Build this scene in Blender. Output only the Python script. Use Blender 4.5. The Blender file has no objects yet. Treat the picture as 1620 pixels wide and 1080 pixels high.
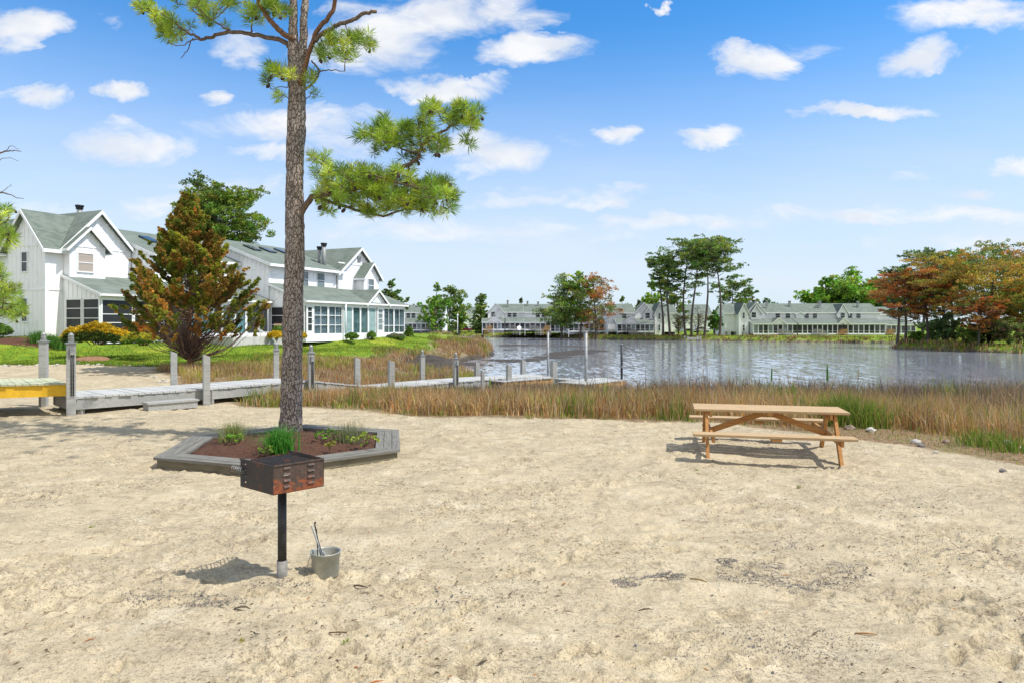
import bpy, math, random
import numpy as np
from mathutils import Vector, Matrix
random.seed(7)
RNG = np.random.default_rng(11)
PI = math.pi
# ---------------------------------------------------------------- frame of the place
EYE = 2.1; HZ = 514.0; F = 1080.0; CX = 810.0
ZW = -1.0                                   # water level
def gp(px, py, z=0.0):                      # photo measurement -> ground position at height z
    Y = (EYE - z) * F / (py - HZ); return ((px - CX) / F * Y, Y)
def at(px, py, Y): return Vector(((px - CX) / F * Y, Y, EYE - (py - HZ) / F * Y))
COL = bpy.data.collections.new('place'); bpy.context.scene.collection.children.link(COL)
# ---------------------------------------------------------------- noise
_P = np.random.default_rng(3).random((256, 256))
def vnoise(x, y):
    xi = np.floor(x).astype(int); yi = np.floor(y).astype(int)
    fx = x - xi; fy = y - yi
    fx = fx * fx * (3 - 2 * fx); fy = fy * fy * (3 - 2 * fy)
    a = _P[xi & 255, yi & 255]; b = _P[(xi + 1) & 255, yi & 255]
    c = _P[xi & 255, (yi + 1) & 255]; d = _P[(xi + 1) & 255, (yi + 1) & 255]
    return (a * (1 - fx) + b * fx) * (1 - fy) + (c * (1 - fx) + d * fx) * fy
def fbm(x, y, o=4):
    s = 0; a = .5; t = 0
    for k in range(o):
        s = s + a * vnoise(x * 2 ** k + 17 * k, y * 2 ** k + 31 * k); t += a; a *= .5
    return s / t
def sstep(a, b, v):
    t = np.clip((v - a) / (b - a), 0, 1); return t * t * (3 - 2 * t)
def sdist(x, y, poly):                      # >0 inside
    x = np.asarray(x, float); y = np.asarray(y, float)
    d = np.full(x.shape, 1e18); ins = np.zeros(x.shape, bool); n = len(poly)
    for i in range(n):
        ax, ay = poly[i]; bx, by = poly[(i + 1) % n]
        ex, ey = bx - ax, by - ay; wx, wy = x - ax, y - ay
        t = np.clip((wx * ex + wy * ey) / (ex * ex + ey * ey + 1e-12), 0, 1)
        d = np.minimum(d, (wx - ex * t) ** 2 + (wy - ey * t) ** 2)
        if abs(ey) > 1e-12:
            c = ((ay > y) != (by > y)) & (x < ex * (y - ay) / ey + ax); ins ^= c
    d = np.sqrt(d); return np.where(ins, d, -d)
# ---------------------------------------------------------------- the lie of the land
wp = lambda px, py: gp(px, py, ZW)
WATER = [(110, 22), (60, 23), (18.8, 25), (11.6, 25.5), (4.6, 26), (1.9, 30), (-1.2, 35), (-2.6, 40), (-3.4, 44),
         (-4.9, 52), (-4.6, 60), wp(768, 564), wp(776, 557), wp(760, 550.5), wp(700, 541), wp(650, 536), (-60, 152), (-90, 152),
         (-90, 200), (-60, 200), wp(650, 531), wp(760, 532.5), wp(880, 534.2), wp(960, 537), wp(1090, 538.5), wp(1250, 541), wp(1430, 542), (110, 118),
         (110, 100), (62, 99), wp(1424, 549), wp(1432, 551), wp(1500, 554.5), wp(1560, 557), wp(1620, 559), (85, 66), (110, 50)]
MUD = [[wp(*p) for p in [(690, 606), (735, 597), (770, 586), (811, 579.5), (863, 572.5), (915, 566), (975, 557), (967, 553.5), (915, 552), (863, 554), (837, 562), (775, 567), (728, 568), (690, 573)]],
       [wp(*p) for p in [(772, 545), (870, 544.5), (1030, 552), (1010, 553.2), (900, 549.5), (860, 551), (820, 556), (775, 558)]]]
LP = np.array([(-15, 3, 0), (-5, 3, 0), (5, 3, 0), (15, 3, 0), (-15, 10, 0), (-5, 8, 0), (0, 8, 0), (5, 8, 0), (-15, 15, 0), (-5, 13, 0), (0, 12, 0), (4, 12, 0), (-9, 16, 0), (-10, 20, 0), (-4.5, 17, 0), (0, 15, 0), (-30, 3, .1), (-30, 15, .1), (30, 3, 0),
   (4, 15, 0), (6.8, 12.9, 0), (7.5, 10, 0), (11, 9.5, -.08), (4.6, 19, -.4), (4.6, 24, -.9), (-.5, 19, -.28), (-.5, 25, -.85), (-.5, 30, -.95), (12, 15, -.4), (12, 23, -.92), (20, 14, -.4), (20, 23, -.92), (40, 12, -.4), (60, 20, -.9),
   (-5, 21, -.25), (-3.5, 26, -.7), (-2.5, 33, -.92), (-8, 25, -.2), (-8, 29, -.35), (-6, 35, -.75), (-5.5, 45, -.85), (-6, 55, -.7), (-4, 66, -.7), (-3, 78, -.7), (-13, 30, .08), (-12, 36, -.1), (-9, 45, -.4),
   (-25, 33, .15), (-17, 33, .12), (-18, 25, .04), (-25, 22, .08), (-27.5, 40.5, 1.4), (-35, 41, 1.5), (-22, 44, 1.0), (-20, 50, 1.3), (-17, 46, .8), (-14, 54, 1.1), (-12, 58, 1.15), (-9.5, 61, 1.1), (-9, 70, 1.0), (-8, 57, .6), (-16, 41, .25), (-14, 47, .35), (-22, 37, .35), (-11, 52, .4), (-5.5, 66, .0),
   (-50, 60, 1.4), (-40, 90, 1.2), (-22, 90, 1), (-60, 30, 1.2), (-20, 110, .6), (-20, 140, -.3), (-30, 215, -.1), (10, 185, -.15), (20, 160, -.2), (50, 140, -.2), (70, 135, -.2), (100, 140, 0), (0, 260, 0), (-120, 200, 0), (120, 200, 0), (0, 500, 0), (60, 85, -.25), (80, 80, -.1), (58, 78, -.3), (100, 70, 0)], float)
def land(x, y):
    x = np.asarray(x, float); y = np.asarray(y, float)
    num = np.zeros(x.shape); den = np.zeros(x.shape)
    for a, b, z in LP:
        s = .02 * (abs(b) + 3)               # soften with distance
        w = 1.0 / (((x - a) ** 2 + (y - b) ** 2) + s * s) ** 1.6
        num += w * z; den += w
    return num / den
def height(x, y):
    x = np.asarray(x, float); y = np.asarray(y, float)
    z = land(x, y)
    z = z + (fbm(x * .35, y * .35, 3) - .5) * .10 * sstep(-5, 30, y)
    wob = (fbm(x * .5 + 9, y * .5, 3) - .5) * np.clip(y * .03, .6, 3.5)
    sd = -sdist(x, y, WATER) + wob
    k = sstep(-1.6, np.clip(y * .012, .6, 1.6), sd)
    z = ZW - .55 + (z - (ZW - .55)) * k
    for m in MUD:
        ms = sdist(x, y, m)
        n = (fbm(x * .22 + 40, y * .22, 4) - .5)
        mz = ZW - .16 + .17 * sstep(-3, 2.5, ms) + n * .16 * sstep(-4, 0, ms) + (fbm(x * 1.7, y * 1.7, 3) - .5) * .07
        z = np.where(ms > -4, np.maximum(z, mz), z)
    return z
def h1(x, y): return float(height(np.array([x]), np.array([y]))[0])
# ---------------------------------------------------------------- object helpers
def tag(o, label=None, cat=None, group=None, kind=None):
    if label: o['label'] = label
    if cat: o['category'] = cat
    if group: o['group'] = group
    if kind: o['kind'] = kind
    return o
def empty(name, loc=(0, 0, 0), rz=0, label=None, cat=None, group=None):
    o = bpy.data.objects.new(name, None); o.empty_display_size = .2
    COL.objects.link(o); o.location = loc; o.rotation_euler = (0, 0, rz)
    return tag(o, label, cat, group)
def copy_tree(o, parent=None):
    c = o.copy(); COL.objects.link(c)
    if parent: c.parent = parent
    for ch in list(o.children): copy_tree(ch, c)
    return c
def np_mesh(name, V, faces_list, mat, parent=None, cols=None, smooth=False, loc=None):
    """faces_list: list of int arrays (n,k)."""
    me = bpy.data.meshes.new(name)
    V = np.asarray(V, np.float32)
    me.vertices.add(len(V)); me.vertices.foreach_set('co', V.ravel())
    idx = np.concatenate([f.ravel() for f in faces_list]).astype(np.int32)
    tot = np.concatenate([np.full(len(f), f.shape[1], np.int32) for f in faces_list])
    st = np.concatenate([[0], np.cumsum(tot)[:-1]]).astype(np.int32)
    me.loops.add(len(idx)); me.loops.foreach_set('vertex_index', idx)
    me.polygons.add(len(tot)); me.polygons.foreach_set('loop_start', st); me.polygons.foreach_set('loop_total', tot)
    if smooth: me.polygons.foreach_set('use_smooth', np.ones(len(tot), bool))
    me.update(calc_edges=True)
    if cols is not None:
        at_ = me.color_attributes.new('Col', 'FLOAT_COLOR', 'POINT')
        c = np.ones((len(V), 4), np.float32); c[:, :3] = cols; at_.data.foreach_set('color', c.ravel())
    me.materials.append(mat)
    o = bpy.data.objects.new(name, me); COL.objects.link(o)
    if parent: o.parent = parent
    if loc is not None: o.location = loc
    return o
class MB:
    def __init__(s): s.v = []; s.f = []; s.sm = []
    def poly(s, pts, faces, sm=False):
        b = len(s.v); s.v += [tuple(p) for p in pts]; s.f += [tuple(i + b for i in f) for f in faces]; s.sm += [sm] * len(faces)
        return s
    def box(s, c, d, rz=0, rot=None, taper=1):
        hx, hy, hz = d[0] / 2, d[1] / 2, d[2] / 2
        M = rot if rot is not None else Matrix.Rotation(rz, 3, 'Z')
        pts = []
        for z in (-1, 1):
            t = taper if z > 0 else 1
            for x, y in ((-1, -1), (1, -1), (1, 1), (-1, 1)):
                pts.append(M @ Vector((x * hx * t, y * hy * t, z * hz)) + Vector(c))
        return s.poly(pts, [(3, 2, 1, 0), (4, 5, 6, 7), (0, 1, 5, 4), (1, 2, 6, 5), (2, 3, 7, 6), (3, 0, 4, 7)])
    def bb(s, x0, x1, y0, y1, z0, z1): return s.box(((x0 + x1) / 2, (y0 + y1) / 2, (z0 + z1) / 2), (abs(x1 - x0), abs(y1 - y0), abs(z1 - z0)))
    def beam(s, a, b, w, h):                 # box between two points; w horizontal, h "vertical"
        a = Vector(a); b = Vector(b); d = (b - a); L = d.length; d.normalize()
        up = Vector((0, 0, 1)) if abs(d.z) < .99 else Vector((1, 0, 0))
        x = d.cross(up).normalized(); u = x.cross(d)
        M = Matrix((x, d, u)).transposed()
        return s.box((a + b) / 2, (w, L, h), rot=M)
    def prism(s, pts, off):                  # planar polygon extruded by off vector
        n = len(pts); P = [Vector(p) for p in pts]; Q = [p + Vector(off) for p in P]
        fs = [tuple(range(n))[::-1], tuple(range(n, 2 * n))] + [(i, (i + 1) % n, n + (i + 1) % n, n + i) for i in range(n)]
        return s.poly(P + Q, fs)
    def tube(s, pts, rad, n=8, cap=True, sm=True):
        P = [Vector(p) for p in pts]; m = len(P)
        if not hasattr(rad, '__len__'): rad = [rad] * m
        V = []; t0 = None; nx = None
        for i in range(m):
            t = (P[min(i + 1, m - 1)] - P[max(i - 1, 0)]);
            if t.length < 1e-9: t = Vector((0, 0, 1))
            t.normalize()
            if nx is None:
                a = Vector((1, 0, 0)) if abs(t.x) < .8 else Vector((0, 1, 0)); nx = (a - t * a.dot(t)).normalized()
            else: nx = (nx - t * nx.dot(t)).normalized()
            ny = t.cross(nx)
            for k in range(n):
                a = 2 * PI * k / n; V.append(P[i] + (nx * math.cos(a) + ny * math.sin(a)) * rad[i])
        fs = [(i * n + k, i * n + (k + 1) % n, (i + 1) * n + (k + 1) % n, (i + 1) * n + k) for i in range(m - 1) for k in range(n)]
        s.poly(V, fs, sm)
        if cap:
            b = len(s.v) - len(V)
            s.f += [tuple(b + k for k in range(n))[::-1], tuple(b + (m - 1) * n + k for k in range(n))]; s.sm += [False, False]
        return s
    def lathe(s, prof, c=(0, 0, 0), n=24):   # prof: (r,z)
        c = Vector(c); V = []
        for r, z in prof:
            for k in range(n):
                a = 2 * PI * k / n; V.append(c + Vector((r * math.cos(a), r * math.sin(a), z)))
        fs = [(i * n + k, i * n + (k + 1) % n, (i + 1) * n + (k + 1) % n, (i + 1) * n + k) for i in range(len(prof) - 1) for k in range(n)]
        return s.poly(V, fs, True)
    def build(s, name, mat, parent=None, loc=None, rz=None, bevel=0):
        me = bpy.data.meshes.new(name); me.from_pydata(s.v, [], s.f); me.materials.append(mat)
        me.polygons.foreach_set('use_smooth', s.sm); me.update()
        o = bpy.data.objects.new(name, me); COL.objects.link(o)
        if parent: o.parent = parent
        if loc is not None: o.location = loc
        if rz is not None: o.rotation_euler = (0, 0, rz)
        if bevel:
            b = o.modifiers.new('bevel', 'BEVEL'); b.width = bevel; b.segments = 2; b.limit_method = 'ANGLE'
        return o
# ---------------------------------------------------------------- materials
class NT:
    def __init__(s, tree): s.t = tree
    def n(s, typ, **kw):
        nd = s.t.nodes.new(typ)
        for k, v in kw.items():
            if k == 'ins':
                for a, b in v.items():
                    if isinstance(b, bpy.types.NodeSocket): s.t.links.new(b, nd.inputs[a])
                    else: nd.inputs[a].default_value = b
            else: setattr(nd, k, v)
        return nd
    def math(s, op, a, b=None, c=None, clamp=False):
        nd = s.t.nodes.new('ShaderNodeMath'); nd.operation = op; nd.use_clamp = clamp
        for i, v in enumerate((a, b, c)):
            if v is None: continue
            if isinstance(v, bpy.types.NodeSocket): s.t.links.new(v, nd.inputs[i])
            else: nd.inputs[i].default_value = v
        return nd.outputs[0]
    def mix(s, f, a, b, mode='MIX'):
        nd = s.t.nodes.new('ShaderNodeMix'); nd.data_type = 'RGBA'; nd.blend_type = mode
        for i, v in ((0, f), (6, a), (7, b)):
            if isinstance(v, bpy.types.NodeSocket): s.t.links.new(v, nd.inputs[i])
            else: nd.inputs[i].default_value = v if i == 0 else (tuple(v) + (1,))[:4]
        return nd.outputs[2]
    def noise(s, vec, scale, detail=3, rough=.55, dist=0, out=0):
        nd = s.n('ShaderNodeTexNoise', ins={'Scale': scale, 'Detail': detail, 'Roughness': rough, 'Distortion': dist})
        if vec is not None: s.t.links.new(vec, nd.inputs['Vector'])
        return nd.outputs[out]
    def ramp(s, v, a, b, x=0., y=1.):
        nd = s.n('ShaderNodeMapRange', clamp=True, ins={'Value': v, 'From Min': a, 'From Max': b, 'To Min': x, 'To Max': y}); nd.interpolation_type = 'SMOOTHSTEP'
        return nd.outputs[0]
    def map(s, vec, sc=(1, 1, 1), rot=(0, 0, 0), loc=(0, 0, 0)):
        return s.n('ShaderNodeMapping', ins={'Vector': vec, 'Scale': sc, 'Rotation': rot, 'Location': loc}).outputs[0]
def newmat(name):
    m = bpy.data.materials.new(name); m.use_nodes = True; t = m.node_tree
    return m, NT(t), t.nodes['Principled BSDF']
def setp(p, **kw):
    for k, v in kw.items():
        p.inputs[k].default_value = v
def c4(c): return (c[0], c[1], c[2], 1)
def simple(name, c1, c2=None, rough=.6, scale=8, bump=.2, bscale=None, metal=0, stretch=(1, 1, 1), spec=.4, stain=None, stainamt=.5, bdist=.01):
    m, N, p = newmat(name); g = N.n('ShaderNodeTexCoord').outputs['Object']
    v = N.map(g, stretch)
    c2 = c2 or tuple(x * .75 for x in c1)
    f = N.ramp(N.noise(v, scale, 5), .35, .65)
    c = N.mix(f, c1, c2)
    if stain:
        f2 = N.ramp(N.noise(g, scale * .35, 4, dist=.5), .5, .68, 0, stainamt); c = N.mix(f2, c, stain)
    N.t.links.new(c, p.inputs['Base Color'])
    setp(p, Roughness=rough, Metallic=metal); p.inputs['Specular IOR Level'].default_value = spec
    if bump:
        b = N.n('ShaderNodeBump', ins={'Strength': bump, 'Distance': bdist, 'Height': N.noise(v, bscale or scale * 3, 4)})
        N.t.links.new(b.outputs[0], p.inputs['Normal'])
    return m
def attrmat(name, rough=.7, transl=.35, var=.25, scale=3, spec=.2):
    """leaf material: colour from the plant's own colour attribute, slight noise, light passes through"""
    m, N, p = newmat(name); t = N.t
    a = N.n('ShaderNodeVertexColor', layer_name='Col').outputs[0]
    g = N.n('ShaderNodeTexCoord').outputs['Object']
    n = N.noise(g, scale, 2)
    hs = N.n('ShaderNodeHueSaturation', ins={'Value': N.ramp(n, .3, .7, 1 - var, 1 + var), 'Color': a}).outputs[0]
    t.links.new(hs, p.inputs['Base Color']); setp(p, Roughness=rough); p.inputs['Specular IOR Level'].default_value = spec
    if transl:
        tr = N.n('ShaderNodeBsdfTranslucent'); t.links.new(hs, tr.inputs['Color'])
        ms = N.n('ShaderNodeMixShader', ins={0: transl}); t.links.new(p.outputs[0], ms.inputs[1]); t.links.new(tr.outputs[0], ms.inputs[2])
        t.links.new(ms.outputs[0], t.nodes['Material Output'].inputs['Surface'])
    return m
def wood(name, c1, c2, dark, rough=.75, gr=1.0, bump=.35):
    """weathered board: grain runs along each object's own longest direction through object X"""
    m, N, p = newmat(name); g = N.n('ShaderNodeTexCoord').outputs['Object']
    v = N.map(g, (1.2 * gr, 14 * gr, 14 * gr))
    a = N.noise(v, 2.2, 6, .65, .6); b = N.noise(g, .9, 3)
    c = N.mix(N.ramp(a, .35, .65), c1, c2); c = N.mix(N.ramp(a, .60, .72, 0, .8), c, dark)
    c = N.mix(N.ramp(b, .45, .7, 0, .4), c, c2)
    N.t.links.new(c, p.inputs['Base Color']); setp(p, Roughness=rough); p.inputs['Specular IOR Level'].default_value = .25
    bp = N.n('ShaderNodeBump', ins={'Strength': bump, 'Distance': .006, 'Height': a}); N.t.links.new(bp.outputs[0], p.inputs['Normal'])
    return m
def bark(name, plate, edge, crack, sc=1.0, zs=.45, bump=1.0):
    m, N, p = newmat(name); g = N.n('ShaderNodeTexCoord').outputs['Object']
    d = N.noise(g, 9 * sc, 3, out=1)
    v = N.n('ShaderNodeVectorMath', operation='MULTIPLY_ADD', ins={0: d, 1: (.10, .10, .14), 2: g}).outputs[0]
    v = N.map(v, (1, 1, zs))
    vo = N.n('ShaderNodeTexVoronoi', feature='DISTANCE_TO_EDGE', ins={'Vector': v, 'Scale': 17 * sc}).outputs[0]
    vc = N.n('ShaderNodeTexVoronoi', ins={'Vector': v, 'Scale': 17 * sc}).outputs['Color']
    fine = N.noise(g, 60 * sc, 4)
    c = N.mix(N.ramp(N.noise(N.map(vc, (1, 1, 1)), 3, 0), .3, .7), plate, edge)
    c = N.mix(N.ramp(fine, .4, .7, 0, .6), c, tuple(x * .6 for x in plate))
    c = N.mix(N.ramp(vo, .0, .09, .85, 0), c, crack); c = N.mix(N.math('MULTIPLY', N.ramp(vo, .06, .13), N.ramp(vo, .13, .24, .55, 0)), c, tuple(min(1, x * 1.45) for x in edge))
    N.t.links.new(c, p.inputs['Base Color']); setp(p, Roughness=.9); p.inputs['Specular IOR Level'].default_value = .15
    hgt = N.math('ADD', N.ramp(vo, 0, .16), N.math('MULTIPLY', fine, .35))
    bp = N.n('ShaderNodeBump', ins={'Strength': bump, 'Distance': .03, 'Height': hgt}); N.t.links.new(bp.outputs[0], p.inputs['Normal'])
    return m
M = {}
M['white'] = simple('white_siding', (.92, .925, .93), (.88, .89, .91), .55, 3, .1, stain=(.62, .66, .68), stainamt=.35, stretch=(2, 2, .4))
M['trim'] = simple('white_trim', (.86, .87, .87), (.80, .81, .82), .5, 4, .05)
def shingles():
    m, N, p = newmat('shingles'); g = N.n('ShaderNodeTexCoord').outputs['Object']
    s = N.n('ShaderNodeSeparateXYZ', ins={0: g})
    z = N.math('MULTIPLY', s.outputs[2], 9.0); row = N.math('FRACT', z)
    xy = N.math('ADD', s.outputs[0], s.outputs[1])
    cm = N.n('ShaderNodeCombineXYZ', ins={0: N.math('MULTIPLY', xy, 3.5), 1: N.math('FLOOR', z)}).outputs[0]
    w = N.n('ShaderNodeTexWhiteNoise', ins={0: N.n('ShaderNodeVectorMath', operation='FLOOR', ins={0: cm}).outputs[0]}).outputs[0]
    c = N.mix(w, (.115, .145, .122), (.175, .205, .175))
    c = N.mix(N.ramp(N.noise(g, .7, 4), .4, .7, 0, .5), c, (.21, .24, .215))
    c = N.mix(N.ramp(row, .0, .15, .55, 0), c, (.06, .085, .07))
    N.t.links.new(c, p.inputs['Base Color']); setp(p, Roughness=.85); p.inputs['Specular IOR Level'].default_value = .2
    bp = N.n('ShaderNodeBump', ins={'Strength': .5, 'Distance': .02, 'Height': row}); N.t.links.new(bp.outputs[0], p.inputs['Normal'])
    return m
M['roof'] = shingles()
def glassy(name, base, rough=.08, var=.3):
    m, N, p = newmat(name); g = N.n('ShaderNodeTexCoord').outputs['Object']
    c = N.mix(N.ramp(N.noise(g, .8, 2), .35, .65), base, tuple(x * (1 - var) for x in base))
    N.t.links.new(c, p.inputs['Base Color']); setp(p, Roughness=rough); p.inputs['Specular IOR Level'].default_value = .5
    return m
M['pane'] = glassy('window_glass', (.05, .06, .065)); M['screen'] = glassy('insect_screen', (.022, .024, .027), .55)
M['pane_pale'] = glassy('pale_glass', (.20, .25, .27)); M['blind'] = simple('window_blind', (.42, .36, .31), (.36, .31, .27), .7, 2, .6, 30, stretch=(.1, .1, 8))
def seethrough():
    m, N, p = newmat('clear_pane'); t = N.t
    gl = N.n('ShaderNodeBsdfGlossy', ins={'Color': (.9, .95, 1, 1), 'Roughness': .03}); tr = N.n('ShaderNodeBsdfTransparent', ins={'Color': (.80, .86, .87, 1)})
    lw = N.n('ShaderNodeLayerWeight', ins={'Blend': .5}).outputs[1]; fr = N.math('MULTIPLY_ADD', N.math('POWER', lw, 4.0), .6, .05)
    ms = N.n('ShaderNodeMixShader', ins={0: fr}); t.links.new(tr.outputs[0], ms.inputs[1]); t.links.new(gl.outputs[0], ms.inputs[2])
    t.links.new(ms.outputs[0], t.nodes['Material Output'].inputs['Surface']); return m
M['clear'] = seethrough()
M['curtain_grey'] = simple('grey_curtain', (.42, .45, .50), (.34, .37, .43), .9, 3, 0); M['curtain_teal'] = simple('teal_curtain', (.30, .42, .42), (.22, .33, .34), .9, 3, 0)
M['curtain_blue'] = simple('pale_blue_curtain', (.40, .62, .66), (.34, .55, .60), .9, 3, 0)
M['galv'] = simple('galvanised', (.36, .38, .38), (.27, .28, .28), .6, 12, .15, metal=.25, stain=(.28, .27, .24))
M['darkmetal'] = simple('dark_metal', (.05, .05, .055), None, .5, 8, .1, metal=.6)
M['grey_wood'] = wood('weathered_grey_wood', (.40, .40, .38), (.29, .29, .27), (.14, .13, .12))
M['deck_wood'] = wood('bleached_deck', (.50, .50, .48), (.40, .40, .38), (.19, .18, .16))
M['side_wood'] = wood('planter_side_wood', (.20, .175, .12), (.14, .125, .085), (.06, .05, .035))
M['planter_wood'] = wood('dark_planter_wood', (.215, .205, .18), (.135, .128, .11), (.05, .047, .04))
M['yellow_wood'] = wood('new_yellow_wood', (.85, .52, .04), (.75, .44, .035), (.42, .24, .03))
M['green_deck'] = wood('treated_deck', (.50, .50, .34), (.42, .44, .30), (.26, .27, .18))
M['table_top'] = wood('table_top_wood', (.50, .36, .205), (.38, .26, .14), (.17, .105, .055), gr=1.3)
M['table_leg'] = wood('table_leg_wood', (.50, .255, .085), (.38, .18, .06), (.18, .085, .03), gr=1.3)
M['orange_wood'] = wood('dock_fascia', (.50, .30, .13), (.40, .24, .11), (.18, .11, .06))
M['bark'] = bark('pine_bark', (.285, .225, .185), (.43, .38, .335), (.085, .058, .045), 1.15, .40, 1.0)
M['limb'] = bark('limb_bark', (.17, .13, .10), (.24, .18, .14), (.07, .04, .03), 1.7, .5, .6)
M['redbark'] = bark('young_red_bark', (.22, .12, .075), (.28, .16, .10), (.08, .045, .03), 1.7, .5, .6)
M['fartrunk'] = simple('far_bark', (.12, .095, .08), (.07, .055, .045), .9, 5, .3)
M['twig'] = simple('twigs', (.20, .13, .10), (.13, .085, .065), .9, 20, 0)
M['cone'] = simple('pine_cones', (.075, .045, .032), (.04, .025, .02), .8, 60, .8, 120)
M['needle'] = attrmat('pine_needles', .45, .30, .2, 4, .4)
M['leaf'] = attrmat('leaves', .55, .35, .25, 1.2)
M['reed'] = attrmat('reeds', .8, .3, .2, 1.0)
M['rock'] = simple('rock', (.30, .29, .27), (.18, .17, .16), .85, 9, .8, bdist=.03)
# ================================================================ ground, water, sky
SAND = [(-300, -60), (300, -60), (300, -20), (40, 1), (14, 6.6), (9.2, 8.6), (7.7, 9.9), (7.0, 12.0), (5.3, 14.1), (3.4, 15.1), (-.1, 15.7), (-2.5, 16.4), (-4.7, 17.5), (-7, 18.2), (-8.3, 19.4),
        (-11, 21.5), (-11.8, 24.5), (-14.3, 28.5), (-16.5, 31), (-16.8, 32.8), (-24, 33.4), (-40, 33.2), (-300, 33)]
LAWN = [(-300, 33), (-40, 33.2), (-24, 33.4), (-17.2, 32.8), (-15.0, 34.2), (-14.6, 37.5), (-13.2, 41.5), (-10.9, 45), (-9.0, 49.5), (-7.6, 54), (-6.4, 60), (-5.6, 69), (-5, 80), (-7, 90), (-13.5, 118), (-21, 140), (-30, 151), (-300, 151)]
def ground():
    ys = [-60, -40, -25, -15, -8, -4, -1, 0, 1, 1.8]
    y = 2.2
    while y < 320: ys.append(y); y *= 1.0058
    while y < 5000: ys.append(y); y *= 1.08
    Y = np.array(ys); n = 1000
    u = np.linspace(-1, 1, n); W = 1.15 * np.maximum(Y, 0) + 6.5
    W = np.where(Y < 2, np.maximum(W, 60 * np.clip((2 - Y) / 30, 0, 1) + 6.5), W)
    X = u[None, :] * W[:, None]; YY = np.repeat(Y[:, None], n, 1)
    Z = np.zeros_like(X)
    for a in range(0, len(Y), 60): Z[a:a + 60] = height(X[a:a + 60], YY[a:a + 60])
    sand = sdist(X, YY, SAND) + (fbm(X * 1.3, YY * 1.3, 3) - .5) * np.clip(.5 + .02 * YY, .5, 1.4)
    sm = sstep(-.1, .25, sand)
    near = (YY > 1.5) & (YY < 34)
    # trampled sand: broad hummocks, then feet
    bump = (fbm(X * 1.1, YY * 1.1, 3) - .5) * .06 + (fbm(X * 3.6 + 5, YY * 3.6, 4) - .5) * .03
    rid = np.abs(fbm(X * 2.6 + 31, YY * 5.2, 3) - .5)
    bump = bump + .022 * (1 - sstep(0, .05, rid)) * sstep(.45, .6, fbm(X * .9, YY * .9 + 7, 2)) + (fbm(X * 11, YY * 11, 2) - .5) * .014
    Z = Z + np.where(near, bump * (.25 + .75 * sm), 0)
    r = np.random.default_rng(5)
    N = 8500
    cy = 2.6 + (r.random(N) ** 1.2) * 15; cx = (r.random(N) * 2 - 1) * (cy * .85 + 1.5)
    cl_ = fbm(cx * .9 + 20, cy * .9 + 4, 3) + r.normal(0, .06, N)
    for k in range(N):
        if cl_[k] < .49: continue
        L = r.uniform(.045, .13); w = L * r.uniform(.3, .5); th = r.normal(0.15, .5); d = L * r.uniform(.12, .30) * (1 if r.random() < .8 else 1.5)
        R = L * 2.0
        j0, j1 = np.searchsorted(Y, [cy[k] - R, cy[k] + R]); Wm = W[j0]
        i0 = int(((cx[k] - R) / Wm + 1) / 2 * (n - 1)) - 1; i1 = int(((cx[k] + R) / Wm + 1) / 2 * (n - 1)) + 3
        if i0 < 0 or i1 > n: continue
        xx = X[j0:j1, i0:i1] - cx[k]; yy = YY[j0:j1, i0:i1] - cy[k]
        a = (xx * math.cos(th) + yy * math.sin(th)) / L; b = (-xx * math.sin(th) + yy * math.cos(th)) / w
        q = a * a + b * b
        Z[j0:j1, i0:i1] += (-d * np.exp(-q ** 2) + d * .75 * np.exp(-((np.sqrt(q) - 1.45) / .3) ** 2) * (.4 + .6 * (a > 0))) * sm[j0:j1, i0:i1]
    # hollow under the picnic table, mound at the grill foot
    Z += np.where(near, -.05 * np.exp(-(((X - 4.1) / 1.2) ** 2 + ((YY - 10.6) / .55) ** 2) ** 2), 0)
    Z += np.where(near, .035 * np.exp(-(((X + 1.9) / .35) ** 2 + ((YY - 5.7) / .3) ** 2)), 0)
    g = sstep(-.5, .6, sdist(X, YY, LAWN) + (fbm(X * .6, YY * .6, 3) - .5) * 2.2)
    far = ((YY > 100) & (Z > ZW + .15)) | ((X > 45) & (YY > 58) & (Z > ZW + .15))
    g = np.where(far & (sdist(X, YY, LAWN) < 0), 1, g) * (1 - sm)
    wet = np.maximum(1 - sstep(ZW + .06, ZW + .35, Z), (1 - sstep(-.72, -.42, Z)) * (YY > 33) * (YY < 100) * (X < 12)); wet = np.maximum(wet, sstep(.30, .55, np.exp(-(((YY - 47) / 10) ** 2 + ((X + 4.5) / 3.6) ** 2)) + (fbm(X * .8, YY * .5, 3) - .5) * .3))
    lit = np.clip(1 - sm - g, 0, 1) * (1 - wet)
    V = np.stack([X, YY, Z], -1).reshape(-1, 3)
    ii = (np.arange(len(Y) - 1)[:, None] * n + np.arange(n - 1)[None, :]).ravel()
    Fc = np.stack([ii, ii + 1, ii + n + 1, ii + n], -1)
    m, Nn, p = newmat('ground_cover'); t = Nn.t
    o = Nn.n('ShaderNodeTexCoord').outputs['Object']
    msk = Nn.n('ShaderNodeSeparateColor', ins={0: Nn.n('ShaderNodeVertexColor', layer_name='Col').outputs[0]})
    big = Nn.noise(o, .55, 4); mid = Nn.noise(o, 3.2, 5, .62); fine = Nn.noise(o, 85, 3, .7); grit = Nn.noise(o, 30, 4, .7)
    st2 = Nn.map(o, (1.2, 3.2, 1), (0, 0, .2))
    sc = Nn.mix(Nn.ramp(mid, .38, .66), (.55, .46, .31), (.44, .365, .24))
    sc = Nn.mix(Nn.ramp(big, .48, .64, 0, .55), sc, (.43, .36, .25)); sc = Nn.mix(Nn.ramp(Nn.noise(st2, 1.6, 5, .65, .8), .53, .66, 0, .65), sc, (.30, .25, .17))
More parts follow.
